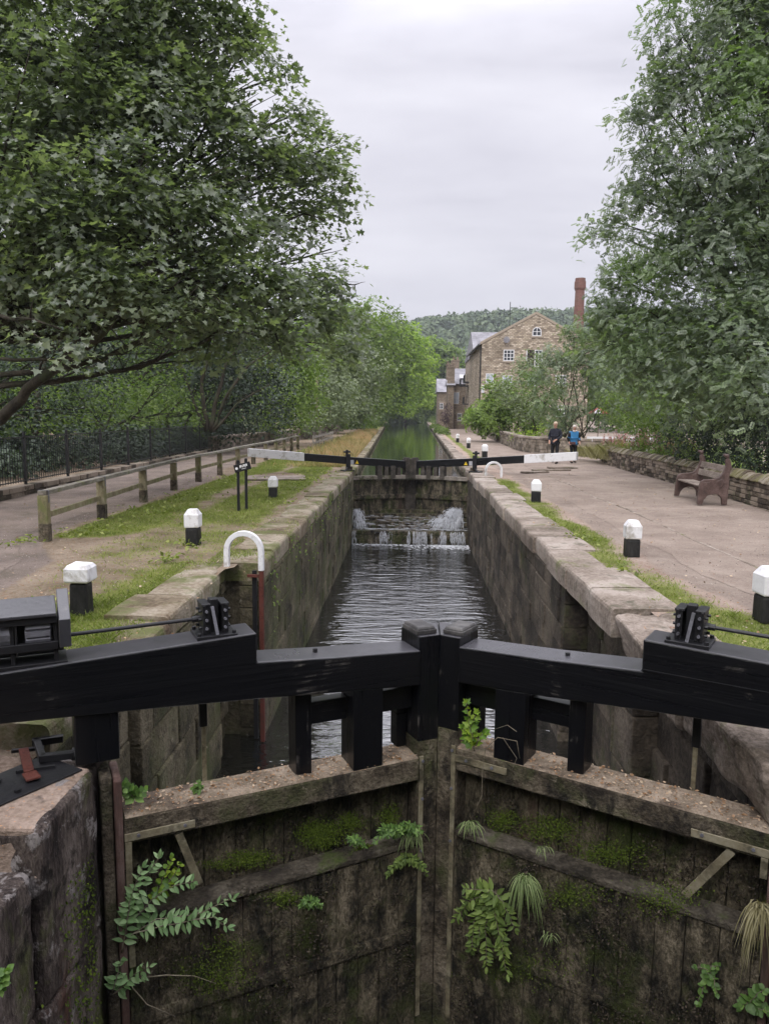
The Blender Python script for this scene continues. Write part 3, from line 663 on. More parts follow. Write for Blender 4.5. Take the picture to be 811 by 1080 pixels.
# ------------------------------------------------------------------ lower gates
def lower_gate(lab, M0, th, sgn, zo, zr, seed):
    """sgn -1 left leaf, +1 right; u runs out along the leaf, v upstream; zo: beam lift, zr: rail lift"""
    c, s = math.cos(R(th)), math.sin(R(th))
    X = Matrix(((sgn*c, sgn*s, 0, 0), (-s, c, 0, 0), (0, 0, 1, 0), (0, 0, 0, 1)))
    t = thing('lower_lock_gate', lab, 'lock gate', M0); random.seed(seed)
    B = lambda mb, n, m, par=t, **k: mb.build(n, m, par, xf=X, **k)
    tn = math.tan(R(th)); mt = lambda z0, z1, k, mi: mb.prism([(.002, k), (.178-k, k), (.178-k, .32-k), (.002-.32*tn, .32-k)], lambda u, v: (u, v, z0), lambda u, v: (u, v, z1), mi)
    mb = MB(); mt(-5.75, -.49+zr, 0, 0); mt(-.488+zr, .375, -.003, 1)
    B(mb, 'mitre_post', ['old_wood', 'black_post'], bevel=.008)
    mb = MB(); mb.span(.010, .186, .03, .29, .377, .412); mb.hexa([(.016, .035, .414), (.18, .035, .414), (.18, .285, .414), (.016, .285, .414), (.028, .047, .435), (.168, .047, .435), (.168, .273, .435), (.028, .273, .435)])
    B(mb, 'post_cap', 'post_cap', bevel=.006)
    # balance beam
    prof = [(.182, -.012), (.9, .035), (1.47, .078), (2.3, .128), (3.12, .17), (5.4, .26), (5.4, .46), (3.12, .495), (1.49, .565), (1.49, .352), (.9, .31), (.182, .272)]
    if sgn > 0: prof = [(.182, .02), (.9, .06), (1.6, .115), (2.35, .165), (3.2, .19), (5.4, .28), (5.4, .5), (3.2, .565), (1.57, .612), (1.57, .392), (.9, .345), (.182, .312)]
    mb = MB(); mb.prism(prof, lambda u, z: (u, -.03, z), lambda u, z: (u, .275, z))
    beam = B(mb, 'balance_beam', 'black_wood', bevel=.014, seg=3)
    ub = 1.49 if sgn < 0 else 1.57
    mb = MB(); mb.tube([(1.0, .13, .30), (1.0, .13, .345+zo*.7)], .018, 8)
    if sgn > 0: mb.span(1.575, 5.39, -.038, -.031, .402, .408)
    B(mb, 'bolt', 'black_iron', beam)
    # white tip of the beam beyond the frame
    mb = MB(); mb.span(4.2, 5.44, -.036, .281, .215, .515); B(mb, 'beam_tip', 'white_paint', beam, bevel=.01)
    # top rail
    zt = -.62+zr
    mb = MB(); mb.span(.18, 2.42, -.03, .30, zt-.18, zt); B(mb, 'top_rail', 'old_wood', bevel=.012)
    # leaf litter and soil on the rail
    lb = MB()
    nu, nv = 90, 12
    for i in range(nu+1):
        for j in range(nv+1):
            u = .185+2.225*i/nu; v = -.026+.318*j/nv; e = min(1, min(v+.026, .292-v)/.03)
            lb.v.append((u, v, zt+.003+e*(.006+.012*max(0, noise.noise(Vector((u*6, v*6, seed)))+.3)+.006*abs(noise.noise(Vector((u*30, v*30, seed)))))))
    for i in range(nu):
        for j in range(nv): lb.f.append([i*(nv+1)+j, (i+1)*(nv+1)+j, (i+1)*(nv+1)+j+1, i*(nv+1)+j+1]); lb.m.append(0)
    tag(B(lb, 'soil_layer', 'rail_top', smooth=True), kind='stuff')
    n = 420; P = np.stack([NR.uniform(.2, 2.4, n), NR.uniform(-.02, .28, n), np.full(n, zt+.022)], 1)
    P = np.array([tuple(X @ Vector(p)) for p in P]); N = NR.normal(size=(n, 3))*.35+np.array((0, 0, 1))
    tag(leaves('leaf_litter', P, N, NR.uniform(.012, .034, n), NR.random(n), tmpl_quad(.7), 'litter', t), kind='stuff')
    # planking
    z2 = -1.30+zr
    mb = MB(); u = .18
    while u < 2.42:
        wd = min(rnd.uniform(.15, .24), 2.42-u); a = rnd.uniform(0, .014)
        mb.span(u+.004, u+wd-.004, .15+a, .25, zt-.84, zt-.185); b = rnd.uniform(0, .03)
        zq = z2-.055-.07*(sgn < 0)*(u+wd)/2.4; mb.span(u+.002, u+wd-.002, -.036+b*.5, .145, -5.7, zq)
        u += wd
    B(mb, 'planking', 'wet_plank', bevel=.008)
    mb = MB(); z3 = z2-.07*(sgn < 0)
    mb.hexa([(.2, -.045, z2-.05), (2.42, -.045, z3-.05), (2.42, .148, z3-.05), (.2, .148, z2-.05), (.2, -.045, z2), (2.42, -.045, z3), (2.42, .148, z3), (.2, .148, z2)]); B(mb, 'middle_rail', 'wet_rail', bevel=.012)
    mb = MB(); mb.span(.2, 2.42, -.05, .1, -2.17, -2.06); B(mb, 'lower_rail', 'wet_plank', bevel=.02)
    mb = MB(); mb.span(2.424, 2.478, -.045, .28, -5.7, -.33); B(mb, 'heel_post', 'heel_wood', bevel=.012, seg=3)
    mb = MB(); mb.span(2.484, 2.56, -.03, .28, -5.7, -.30); B(mb, 'heel_board', 'old_wood', bevel=.015, seg=3)
    mb = MB(); mb.span(2.425, 2.70, 0, .29, -.2, .14 if sgn < 0 else .17); B(mb, 'heel_head', 'black_post', bevel=.01)
    # chunky paddle posts under the beam
    hb = lambda u: (-.02+.062*u)+(.02 if sgn < 0 else .045)
    for (a, b, v0, v1) in ((.50, .745, -.022, .235), (1.05, 1.175, .07, .25)):
        mb = MB(); mb.hexa([(a, v0, zt+.004), (b, v0, zt+.004), (b, v1, zt+.004), (a, v1, zt+.004), (a, v0, hb(a)-.018), (b, v0, hb(b)-.018), (b, v1, hb(b)-.018), (a, v1, hb(a)-.018)])
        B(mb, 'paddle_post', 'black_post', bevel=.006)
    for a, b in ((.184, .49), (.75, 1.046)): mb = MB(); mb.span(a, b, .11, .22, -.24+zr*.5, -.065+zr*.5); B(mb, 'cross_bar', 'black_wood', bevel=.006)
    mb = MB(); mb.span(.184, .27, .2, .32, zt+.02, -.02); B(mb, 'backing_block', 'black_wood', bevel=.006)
    # straps
    mb = MB(); mb.span(.13, .17, -.014, -.003, -2.9, zt+.01)
    if sgn > 0: mb.span(.18, .62, -.044, -.032, zt-.10, zt-.045)
    mb.span(1.95, 2.42, -.044, -.032, zt-.155, zt-.10); mb.span(2.375, 2.418, -.044, -.037, -1.7 if sgn < 0 else zt-.3, zt-.16)
    pcs = mb; sts = []
    for q in range(len(pcs.f)//6):
        m1 = MB(); m1.v = pcs.v[q*8:q*8+8]; m1.f = [[i-q*8 for i in f] for f in pcs.f[q*6:q*6+6]]; m1.m = [0]*6; sts.append(B(m1, 'strap', 'strap', bevel=.003))
    st = sts[0]
    for u, z in ((2.02, zt-.122), (2.33, zt-.122), (.142, zt-.03), (.142, zt-.35), (.142, zt-.8))+(((.28, zt-.07), (.5, zt-.07)) if sgn > 0 else ()):
        y_ = -.044 if u > .2 else -.016
        mb = MB(); mb.tube([(u, y_+.002, z), (u, y_-.009, z)], .012, 6); B(mb, 'bolt', 'steel', st)
    mb = MB(); mb.bar((2.06 if sgn < 0 else 2.2, -.012, zt-.19), (1.92 if sgn < 0 else 1.93, .01, zt-.62), .055, .02, (0, 1, 0)); B(mb, 'brace', 'strap', bevel=.003)
    # paddle box on the beam
    uc = 1.76 if sgn < 0 else 1.84; zb = .545 if sgn < 0 else .60
    mb = MB()
    for du in (-.085, .07):
        mb.span(uc+du, uc+du+.02, .04, .22, zb+.03, zb+.235)
    mb.span(uc-.09, uc-.045, .05, .075, zb+.03, zb+.235); mb.span(uc+.035, uc+.09, .05, .075, zb+.03, zb+.235)
    mb.span(uc-.09, uc+.09, .19, .215, zb+.03, zb+.235); mb.span(uc-.03, uc+.03, .095, .17, zb-.02, zb+.262)
    mb.span(uc-.095, uc-.035, .045, .22, zb+.222, zb+.242); mb.span(uc+.035, uc+.095, .045, .22, zb+.222, zb+.242)
    bx = B(mb, 'paddle_box', 'black_iron', bevel=.004)
    mb = MB(); mb.span(uc-.14, uc+.14, -.005, .245, zb, zb+.028)
    for du in (-.12, .12):
        for v in (.02, .215): mb.tube([(uc+du, v, zb+.02), (uc+du, v, zb+.05)], .016, 6)
    B(mb, 'base_plate', 'black_iron', bx, bevel=.004)
    for du in (-.065, .065):
        for k in range(3): mb = MB(); mb.tube([(uc+du, .055, zb+.07+k*.06), (uc+du, .03, zb+.07+k*.06)], .011, 6); B(mb, 'bolt', 'steel', bx)
    for v in (.08, .17):
        for k in range(3):
            for du, e in ((-.087, -.02), (.092, .02)): mb = MB(); mb.tube([(uc+du, v, zb+.07+k*.06), (uc+du+e, v, zb+.07+k*.06)], .011, 6); B(mb, 'bolt', 'black_iron', bx)
    mb = MB(); mb.bar((uc-.0*sgn, .0, zb+.03), (uc+.025, .046, zb+.225), .022, .012, (0, 1, 0)); B(mb, 'stay', 'steel', bx, bevel=.002)
    # drive rod to the windlass frame
    mb = MB(); mb.tube([(uc+.09, .13, zb+.125), (uc+1.0, .13, zb+.105)], .0135, 10); mb.tube([(uc+.09, .13, zb+.125), (uc+.15, .13, zb+.124)], .022, 10); mb.tube([(uc+.93, .13, zb+.107), (uc+1.0, .13, zb+.106)], .024, 10)
    B(mb, 'drive_rod', 'black_iron')
    # windlass gear
    g = uc+.98; zg = .50 if sgn < 0 else .56
    mb = MB()
    for du in (0, .25, .52):
        for v in (.0, .2): mb.span(g+du+.03, g+du+.055, v+.01, v+.045, zg, zg+.2)
        mb.span(g+du+.028, g+du+.057, .01, .245, zg+.06, zg+.085)
    mb.span(g-.02, g+.62, -.01, .26, zg, zg+.016); mb.span(g+.03, g+.58, -.01, .025, zg+.07, zg+.105); mb.span(g+.0, g+.028, .0, .22, zg+.06, zg+.2); mb.span(g+.262, g+.275, .0, .2, zg+.05, zg+.22); mb.span(g+.03, g+.58, -.012, .01, zg+.185, zg+.215)
    tall = lambda q: setattr(q, 'v', [(a_, b_, zg+(c_-zg)*1.5) for a_, b_, c_ in q.v])
    tall(mb); fr = B(mb, 'windlass_frame', 'black_iron', bevel=.004)
    mb = MB(); mb.span(g+.03, g+.58, .17, .19, zg+.02, zg+.235)
    mb.hexa([(g+.035, -.03, zg+.215), (g+.40, -.03, zg+.215), (g+.40, .19, zg+.26), (g+.035, .19, zg+.26), (g+.035, -.03, zg+.23), (g+.40, -.03, zg+.23), (g+.40, .19, zg+.275), (g+.035, .19, zg+.275)])
    mb.hexa([(g-.045, -.04, zg+.08), (g+.025, -.04, zg+.08), (g+.025, .22, zg+.08), (g-.045, .22, zg+.08), (g-.045, -.04, zg+.20), (g+.025, -.04, zg+.20), (g+.025, .20, zg+.30), (g-.045, .20, zg+.30)])
    tall(mb); B(mb, 'gear_cover', 'cover_paint', fr, bevel=.006)
    mb = MB(); mb.tube([(g+.07, .07, zg+.14), (g+.22, .07, zg+.14)], .05, 14); mb.tube([(g+.3, .07, zg+.14), (g+.5, .07, zg+.14)], .06, 14)
    for k in range(12):
        a = k*math.pi/6; mb.box((0, 0, 0), (.14, .02, .022), Matrix.Translation((g+.145, .07+.056*math.cos(a), zg+.14+.056*math.sin(a))) @ Matrix.Rotation(a, 4, 'X'))
    tall(mb); B(mb, 'gear_wheel', 'steel', fr)
    # paddle rod down the back of the gate
    mb = MB(); mb.span(uc+.02, uc+.075, .30, .345, -.2, .2, mi=1); mb.span(uc+.03, uc+.062, .305, .33, -3.2, -.2)
    mb.span(uc+.01, uc+.08, .276, .35, .2, .24, mi=1); B(mb, 'paddle_rod', ['strap', 'black_iron'], bevel=.004)
    return t, X
M['litter'] = leaf_mat('litter', (.16, .08, .035), (.33, .21, .13), (.5, .40, .30), .1, .9, .1)
M['wet_rail'] = rough_mat('wet_rail', [(.02, .017, .012), (.06, .05, .037), (.11, .095, .072), (.17, .15, .12)], 3, 34, (1, 1, 1),
    patch=[((.06, .085, .018), 2.1, .56, .66), ((.02, .016, .013), 3, .5, .62)], bdist=.03)
MO = (.27, 5.85, 0)
gateL, XL = lower_gate('black balance beam and mossy timber of the left lower gate leaf', MO, 27, -1, 0, 0, 3)
gateR, XR = lower_gate('black balance beam and mossy timber of the right lower gate leaf with ivy sprig', MO, 31, 1, .04, .10, 9)
# anchor irons on the left quoin
t = thing('anchor_iron', 'black U shaped anchor iron with rusty red bar beside the left heel post', 'anchor iron', (-2.3, 4.6, -.19))
mb = MB(); mb.hexa([(-.42, -.42, -.0), (-.05, -.52, 0), (.24, -.05, 0), (-.1, .14, 0), (-.42, -.42, .012), (-.05, -.52, .012), (.24, -.05, .012), (-.1, .14, .012)]); mb.build('base_plate', 'black_iron', t, bevel=.003)
mb = MB()
mb.bar((-.22, .28, .04), (-.05, .02, .04), .045, .05); mb.bar((-.24, .26, .04), (-.06, .34, .04), .045, .05); mb.bar((-.07, .03, .04), (.12, .10, .04), .05, .05); mb.tube([(.1, .12, .03), (.22, .14, .03), (.3, .2, .03)], .045, 8)
mb.build('clamp', 'black_iron', t, bevel=.006)
mb = MB(); mb.bar((-.26, .18, .03), (-.06, -.14, .03), .06, .014); mb.bar((-.05, -.16, .034), (.02, -.24, .034), .085, .014); mb.build('flat_bar', 'rust', t, bevel=.003)
mb = MB(); mb.bar((-.33, .16, .022), (-.14, .22, .022), .03, .02); mb.bar((-.15, -.13, .022), (.06, -.04, .022), .02, .02)
mb.v = mb.v[:8]; mb.f = mb.f[:6]; mb.m = mb.m[:6]; mb.build('wedge', 'black_iron', t)
mb = MB(); mb.bar((-.15, -.13, .022), (.06, -.04, .022), .02, .02); mb.build('wedge', 'black_iron', t)
for p in ((-.2, -.25), (-.02, -.36)): mb = MB(); mb.tube([(*p, .01), (*p, .03)], .02, 6); mb.build('bolt', 'black_iron', t)

# ------------------------------------------------------------------ upper gates, cill, falling water
def upper_gate(lab, M0, th, sgn):
    c, s = math.cos(R(th)), math.sin(R(th)); X = Matrix(((sgn*c, sgn*s, 0, 0), (-s, c, 0, 0), (0, 0, 1, 0), (0, 0, 0, 1)))
    t = thing('upper_lock_gate', lab, 'lock gate', M0); B = lambda mb, n, m, par=t, **k: mb.build(n, m, par, xf=X, **k)
    tn = math.tan(R(th)); mb = MB(); mb.prism([(.002, 0), (.22, 0), (.22, .3), (.002-.3*tn, .3)], lambda u, v: (u, v, -3), lambda u, v: (u, v, .4)); mb.span(.02, .2, .03, .27, .40, .45); B(mb, 'mitre_post', 'far_post', bevel=.01)
    prof = [(.224, .04), (2.4, .22), (6.33, .57), (6.33, .845), (2.4, .50), (.224, .33)]
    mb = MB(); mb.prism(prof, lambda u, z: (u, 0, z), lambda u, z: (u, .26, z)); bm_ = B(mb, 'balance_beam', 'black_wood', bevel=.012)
    def zz(u): return .50+(u-2.4)*.0917
    ut = 4.35 if sgn < 0 else 4.5
    mb = MB(); mb.prism([(ut, zz(ut)-.296), (6.37, zz(6.37)-.292), (6.37, zz(6.37)+.0), (ut, zz(ut)+.008)], lambda u, z: (u, -.01, z), lambda u, z: (u, .27, z)); B(mb, 'beam_tip', 'white_paint', bm_, bevel=.01)
    mb = MB(); u = .42
    for k, (u, wd) in enumerate(((.42, .16), (.66, .2), (.95, .16), (1.22, .2))):
        mb.span(u, u+wd, -.03 if k % 2 else 0, .2, -.34, .13+rnd.uniform(0, .03))
    B(mb, 'paddle_post', 'far_post', bevel=.01)
    mb = MB(); mb.span(.22, 2.45, -.02, .24, -.36, -.22); B(mb, 'top_rail', 'far_rail', bevel=.012)
    mb = MB(); u = .22
    while u < 2.45: wd = min(.24, 2.45-u); mb.span(u+.005, u+wd-.005, .06+rnd.uniform(0, .015), .2, -3.0, -.36); u += wd
    for z in (-.95, -1.55): mb.span(.22, 2.45, -.0, .1, z-.16, z)
    B(mb, 'planking', 'wet_plank', bevel=.01)
    mb = MB(); mb.span(2.452, 2.62, -.03, .26, -3.0, .15); B(mb, 'heel_post', 'old_wood', bevel=.01)
    # paddle gear on the beam near the heel with pale plate and yellow warning triangle
    mb = MB(); mb.span(2.55, 2.72, -.05, -.004, .1, .62); mb.tube([(2.63, .1, .45), (2.63, .1, .78)], .05, 8); mb.tube([(2.5, .1, .7), (2.76, .1, .7)], .04, 8); mb.tube([(2.7, -.1, .12), (2.9, -.3, -.02)], .03, 6); mb.span(2.45, 2.9, -.2, .1, -.02, .04)
    gr = B(mb, 'paddle_gear', 'black_iron', bevel=.006)
    mb = MB(); mb.span(2.40, 2.53, -.012, -.004, .24, .40); B(mb, 'plate', 'plate_gray', gr)
    mb = MB(); a = 2.2; mb.prism([(a, .25), (a+.14, .25), (a+.07, .38)], lambda u, z: (u, -.012, z), lambda u, z: (u, -.004, z)); B(mb, 'warning_triangle', 'warn_yellow', gr)
    mb = MB(); mb.span(a+.065, a+.075, -.014, -.0125, .29, .335); mb.span(a+.065, a+.075, -.014, -.0125, .268, .28); B(mb, 'warning_mark', 'black_iron', gr)
M['far_post'] = rough_mat('far_post', [(.03, .027, .024), (.07, .06, .05), (.12, .105, .09)], 4, 30, bdist=.01)
M['far_rail'] = rough_mat('far_rail', [(.14, .12, .10), (.24, .21, .18), (.32, .29, .25)], 4, 30, patch=[((.05, .05, .02), 2, .52, .6)], bdist=.01)
M['plate_gray'] = paint_mat('plate_gray', (.35, .35, .37), (.2, .2, .2)); M['warn_yellow'] = paint_mat('warn_yellow', (.75, .48, .03), (.4, .3, .1))
upper_gate('upper lock gate leaf with white tipped beam over the left grass bank', (.1, 29.45, 0), 27, -1)
upper_gate('upper lock gate leaf with white tipped beam pointing at the two walkers', (.1, 29.45, 0), 25, 1)
t = thing('lock_cill', 'dark stone cill ledge under the upper gates with water spilling over', 'cill', (0, 27.3, -2.2))
mb = MB(); block_wall(mb, [(-2.03, 27.35, 0), (2.23, 27.35, 0)], -3.4, -2.12, (.26, .3), (.5, .9), .4, .02, -1); mb.span(-2.03, 2.23, 27.45, 29.6, -5.0, -2.14)
for i in range(5): mb.span(-2.03, 2.23, 27.9+i*.28, 28.2+i*.28, -2.13, -2.02+i*.12)
loc_build(mb, 'masonry', 'lock_cill', t, bevel=.02) if 'lock_cill' in M else loc_build(mb, 'masonry', 'wet_plank', t, bevel=.02)
m, nt = new_mat('foam'); p = nt.nodes.new('ShaderNodeBsdfPrincipled'); p.inputs['Base Color'].default_value = (.80, .82, .86, 1); p.inputs['Roughness'].default_value = .35; p.inputs['Alpha'].default_value = .62
o_ = nt.nodes.new('ShaderNodeOutputMaterial'); nt.links.new(p.outputs[0], o_.inputs[0]); M['foam'] = m
def spray(mb, src, vx, vy, vz, n, zend, rr=.008, T=.7):
    for i in range(n):
        a = Vector(src)+Vector((rnd.uniform(-.1, .1), 0, rnd.uniform(-.06, .06)))
        v = Vector((rnd.uniform(*vx), rnd.uniform(*vy), rnd.uniform(*vz))); k = rnd.randint(2, 4); t0 = rnd.uniform(0, T*.92)
        pts = []
        for j in range(k):
            tt = t0+j*.028; q = a+v*tt+Vector((0, 0, -4.9*tt*tt))
            if q.z < zend: break
            pts.append(q)
        if len(pts) > 1: mb.tube(pts, [rr*rnd.uniform(.5, 1.3)]*len(pts), 4)
        elif pts: mb.ball(pts[0], rr*1.2, 1)
mb = MB()
spray(mb, (1.95, 28.25, -1.55), (-1.9, .1), (-1.9, -.4), (.3, 2.0), 1200, -2.13, .0075, .55)
spray(mb, (1.2, 28.35, -1.85), (-1.5, .4), (-1.6, -.4), (.0, 1.1), 650, -2.13, .007, .45)
tag(mb.build('water_jet', 'foam', smooth=True), 'tall white jet of water leaking at the right foot of the upper gate', 'water jet')
mb = MB(); spray(mb, (-1.95, 28.2, -1.55), (-.1, 1.0), (-1.6, -.4), (.2, 1.5), 520, -2.13, .007, .5)
tag(mb.build('water_jet', 'foam', smooth=True), 'small white jet of water leaking at the left foot of the upper gate', 'water jet')
mb = MB()
for i in range(1500):      # threads of water over the cill
    x = rnd.uniform(-2.0, 2.2); dn = noise.noise(Vector((x*1.7, 3.1, 0)))+.25*(x > .0)+(.35 if .0 < x < 1.0 or x > 1.2 else 0)
    if dn < rnd.uniform(.08, .55) or noise.noise(Vector((x*4.3, 9, 0))) < -.12: continue
    y0 = 27.31; z0 = -2.10-rnd.uniform(0, .38); l = rnd.uniform(.04, .24)
    mb.tube([(x, y0-.02, z0), (x+rnd.uniform(-.01, .01), y0-.04, max(-2.6, z0-l*.5)), (x+rnd.uniform(-.02, .02), y0-.07, max(-2.6, z0-l))], rnd.uniform(.002, .008), 4)
for i in range(360):      # thin runs on the steps behind
    x = rnd.uniform(-1.9, 2.1); y0 = 27.4+rnd.uniform(0, 1.3); z0 = -2.08+max(0, (y0-27.8))*.4
    mb.tube([(x, y0, z0), (x+rnd.uniform(.06, .25), y0, z0-.003)], rnd.uniform(.003, .008), 4)
for i in range(620):      # churned foam at the foot
    x = rnd.uniform(-2.0, 2.2) if rnd.random() < .6 else rnd.gauss(1.5, .4); x = min(x, 2.2); y0 = 27.3-abs(rnd.gauss(0, .28))*(1.5 if x > 0 else .7); mb.ball((x, y0, -2.6), rnd.uniform(.012, .035), 1, (1.8, 1.2, .35))
tag(mb.build('falling_water', 'foam', smooth=True), 'thin white curtain of water spilling over the cill into the lock', 'falling water', kind='stuff')

# ------------------------------------------------------------------ bollards
def bollard(label, x, y, h=.58, wd=.29, kind=0):
    z0 = gz(x, y)-.03; t = thing('bollard', label, 'bollard', (x, y, z0), rnd.uniform(-.12, .12), 'black and white mooring bollards along the lock')
    hb = h*(.64 if kind else .5); mb = MB(); a = wd/2*(.80 if kind else .92); b = wd/2*(.74 if kind else .9)
    mb.hexa([(-a, -a, 0), (a, -a, 0), (a, a, 0), (-a, a, 0), (-b, -b, hb), (b, -b, hb), (b, b, hb), (-b, b, hb)]); mb.build('shaft', 'bollard_black', t, bevel=.03)
    mb = MB(); c = wd/2; q = c*.62
    V = [(-c, -c), (c, -c), (c, c), (-c, c)]
    lv = [(hb+.004, c*.96), (hb+.03, c), (h-.09, c), (h-.012, q), (h, q*.8)]
    if kind: lv = [(hb+.004, c*.9), (hb+.02, c*1.04), (h-.05, c*1.02), (h-.012, c*.82), (h, c*.6)]
    vs = [(sx/c*r, sy/c*r, z+rnd.uniform(-.004, .004)) for z, r in lv for sx, sy in V]
    fs = [(i*4+j, i*4+(j+1) % 4, i*4+4+(j+1) % 4, i*4+4+j) for i in range(4) for j in range(4)]+[(3, 2, 1, 0), (16, 17, 18, 19)]
    mb.add(vs, fs); mb.build('cap', 'white_paint', t, bevel=.012, seg=3); return t
M['rail_gray'] = rough_mat('rail_gray', [(.12, .11, .09), (.22, .20, .17), (.32, .30, .26)], 3, 25, (1, .3, 1), patch=[((.12, .13, .05), 2.5, .54, .64)], bdist=.006)
M['pale_wood'] = rough_mat('pale_wood', [(.2, .18, .16), (.32, .29, .26)], 3, 20, bdist=.005)
M['cope_mossy'] = rough_mat('cope_mossy', [(.09, .07, .05), (.17, .14, .10), (.26, .225, .18)], 3, 22, patch=[((.15, .14, .06), 1.6, .48, .6)], bdist=.03, isl=.4)
M['bollard_black'] = rough_mat('bollard_black', [(.008, .008, .008), (.018, .018, .018), (.035, .034, .033)], 4, 30, (1, 1, .4), patch=[((.12, .11, .095), 5, .64, .7)], rough=.6, bdist=.012)
bollard('weathered low bollard with chipped white block top just behind the left balance beam', -3.44, 7.75, .56, .25, 1)
bollard('white capped black bollard standing on grass between fence and lock, second from the left beam', -3.45, 12.0, .60, .235)
bollard('white capped black bollard near the small black sign posts', -3.44, 19.2, .56, .23)
bollard('white capped black bollard cut by the right edge of the photo beside the path', 3.80, 7.9, .60, .25)
bollard('white capped black bollard on the grass strip opposite the bench', 3.45, 11.6, .58, .24)
bollard('white capped black bollard near the white ladder hoop on the towpath side', 3.2, 18.95, .58, .25)
bollard('black bollard with white top just past the upper gate beam', 3.88, 38.8, .70, .28)
bollard('middle one of three bollards on the towpath past the upper gate', 3.93, 50.0, .68, .27)
bollard('farthest of three bollards on the towpath past the upper gate', 3.88, 60.4, .68, .27)

# ------------------------------------------------------------------ ladder hoops
def hoop(label, p, rz, w_=.46, h=.42, deep=2.6):
    t = thing('ladder_rail', label, 'ladder rail', p, rz, 'white ladder rails at the lock edge')
    pts = [(-w_/2, 0, -.06)]+[(-w_/2*math.cos(a), 0, h-w_/2+w_/2*math.sin(a)) for a in [math.pi*i/12 for i in range(13)]]+[(w_/2, 0, -.1)]
    mb = MB(); 
    for a, b in zip(pts, pts[1:]): pass
    k = len(pts); vs = []
    for i, q in enumerate(pts):
        q = Vector(q); d = (Vector(pts[min(i+1, k-1)])-Vector(pts[max(i-1, 0)])).normalized(); n_ = Vector((d.z, 0, -d.x))
        for a, b in ((-.036, -.04), (.036, -.04), (.036, .04), (-.036, .04)): vs.append(q+n_*a+Vector((0, b, 0)))
    fs = [(i*4+j, i*4+(j+1) % 4, i*4+4+(j+1) % 4, i*4+4+j) for i in range(k-1) for j in range(4)]+[(0, 1, 2, 3), (k*4-1, k*4-2, k*4-3, k*4-4)]
    mb.add(vs, fs); mb.build('hoop', 'white_paint', t, bevel=.006)
    if deep:
        mb = MB(); mb.span(w_/2-.03, w_/2+.03, -.032, .032, -deep, -.102); mb.span(w_/2-.2, w_/2-.035, -.02, .02, -.2, -.16)
        mb.build('ladder_stile', 'rust', t, bevel=.004)
        mb = MB()
        for i in range(9): mb.tube([(w_/2-.12, .10, -.3-i*.28), (w_/2-.12, .42, -.3-i*.28)], .011, 6)
        mb.span(w_/2-.15, w_/2-.09, .06, .10, -deep, -.12); mb.build('ladder_rungs', 'black_iron', t)
    return t
hoop('white arched ladder rail with rusty red stile beside the left recess', (-2.27, 10.35, .02), R(-4), .49, .42)
hoop('small white arched ladder rail near the far right end of the lock', (2.99, 26.6, -.02), R(8), .56, .50, 0)

# ------------------------------------------------------------------ small sign by the left fence
t = thing('lock_sign', 'small black sign with white lettering on two short black posts', 'sign', (-3.62, 16.4, 0), R(18))
mb = MB(); mb.span(-.11, -.05, -.03, .03, -.03, 1.08); mb.build('post', 'black_iron', t, bevel=.005)
mb = MB(); mb.span(.06, .12, -.03, .03, -.03, 1.12); mb.build('post', 'black_iron', t, bevel=.005)
mt_ = Matrix.Translation((0, -.045, .93)) @ Matrix.Rotation(R(-14), 4, 'Y')
mb = MB(); mb.box((0.01, 0, 0), (.36, .02, .17), mt_); b_ = mb.build('sign_board', 'black_iron', t, bevel=.004)
mb = MB(); mb.tube([mt_ @ Vector((-.12, -.0105, .0)), mt_ @ Vector((-.12, -.0125, .0))], .03, 10)
for x, z, ww, hh in ((-.04, .02, .016, .06), (-.015, .03, .03, .05), (.015, .02, .02, .05), (.045, .03, .028, .05), (.075, .02, .018, .06), (.105, .03, .026, .05), (.03, -.035, .09, .012)):
    mb.box((x, -.0115, z), (ww, .002, hh), mt_)
mb.build('lettering', 'white_paint', b_)

# ------------------------------------------------------------------ wooden fence on the left
t = thing('wooden_fence', 'low weathered wooden post and rail fence beside the left path', 'fence', (-6.05, 12.2, 0))
fp = [(-6.0, 12.25), (-6.14, 14.95), (-6.3, 17.8), (-6.4, 20.5), (-6.47, 23.2), (-6.5, 26.0), (-6.5, 28.8), (-6.48, 31.6), (-6.48, 34.4), (-6.5, 37.2), (-6.55, 40), (-6.6, 42.8), (-6.65, 45.6)]
for x, y in fp:
    mb = MB(); z0 = gz(x, y)-.05; h = .80+rnd.uniform(-.02, .02)
    mb.span(x-.085-t.location.x, x+.085-t.location.x, y-.07-12.2, y+.07-12.2, z0-.1, z0+.32, mi=1)
    mb.hexa([(x+a-t.location.x, y+b-12.2, z) for z, k in ((z0+.32, 1), (z0+h, 1)) for a, b in ((-.08, -.065), (.08, -.065), (.08, .065), (-.08, .065))])
    mb.build('post', ['fence_wood', 'old_wood'], t, bevel=.01)
    mb = MB(); mb.span(x-.092-t.location.x, x+.092-t.location.x, y-.018-12.2, y+.018-12.2, z0+h+.082, z0+h+.086); mb.span(x+.087-t.location.x, x+.091-t.location.x, y-.018-12.2, y+.018-12.2, z0+h-.12, z0+h+.08); mb.build('strap', 'steel', t)
for (a, b), (c, d) in zip(fp, fp[1:]):
    o1 = t.location
    mb = MB(); mb.bar((a-o1.x, b-o1.y-.06*(a == fp[0][0]), gz(a, b)+.79), (c-o1.x, d-o1.y-.005, gz(c, d)+.79), .14, .075); mb.build('top_rail', 'rail_gray', t, bevel=.01)
    mb = MB(); mb.bar((a-o1.x-.02, b-o1.y+.07, gz(a, b)+.40), (c-o1.x-.02, d-o1.y-.075, gz(c, d)+.40), .04, .10); mb.build('middle_rail', 'fence_wood', t, bevel=.006)

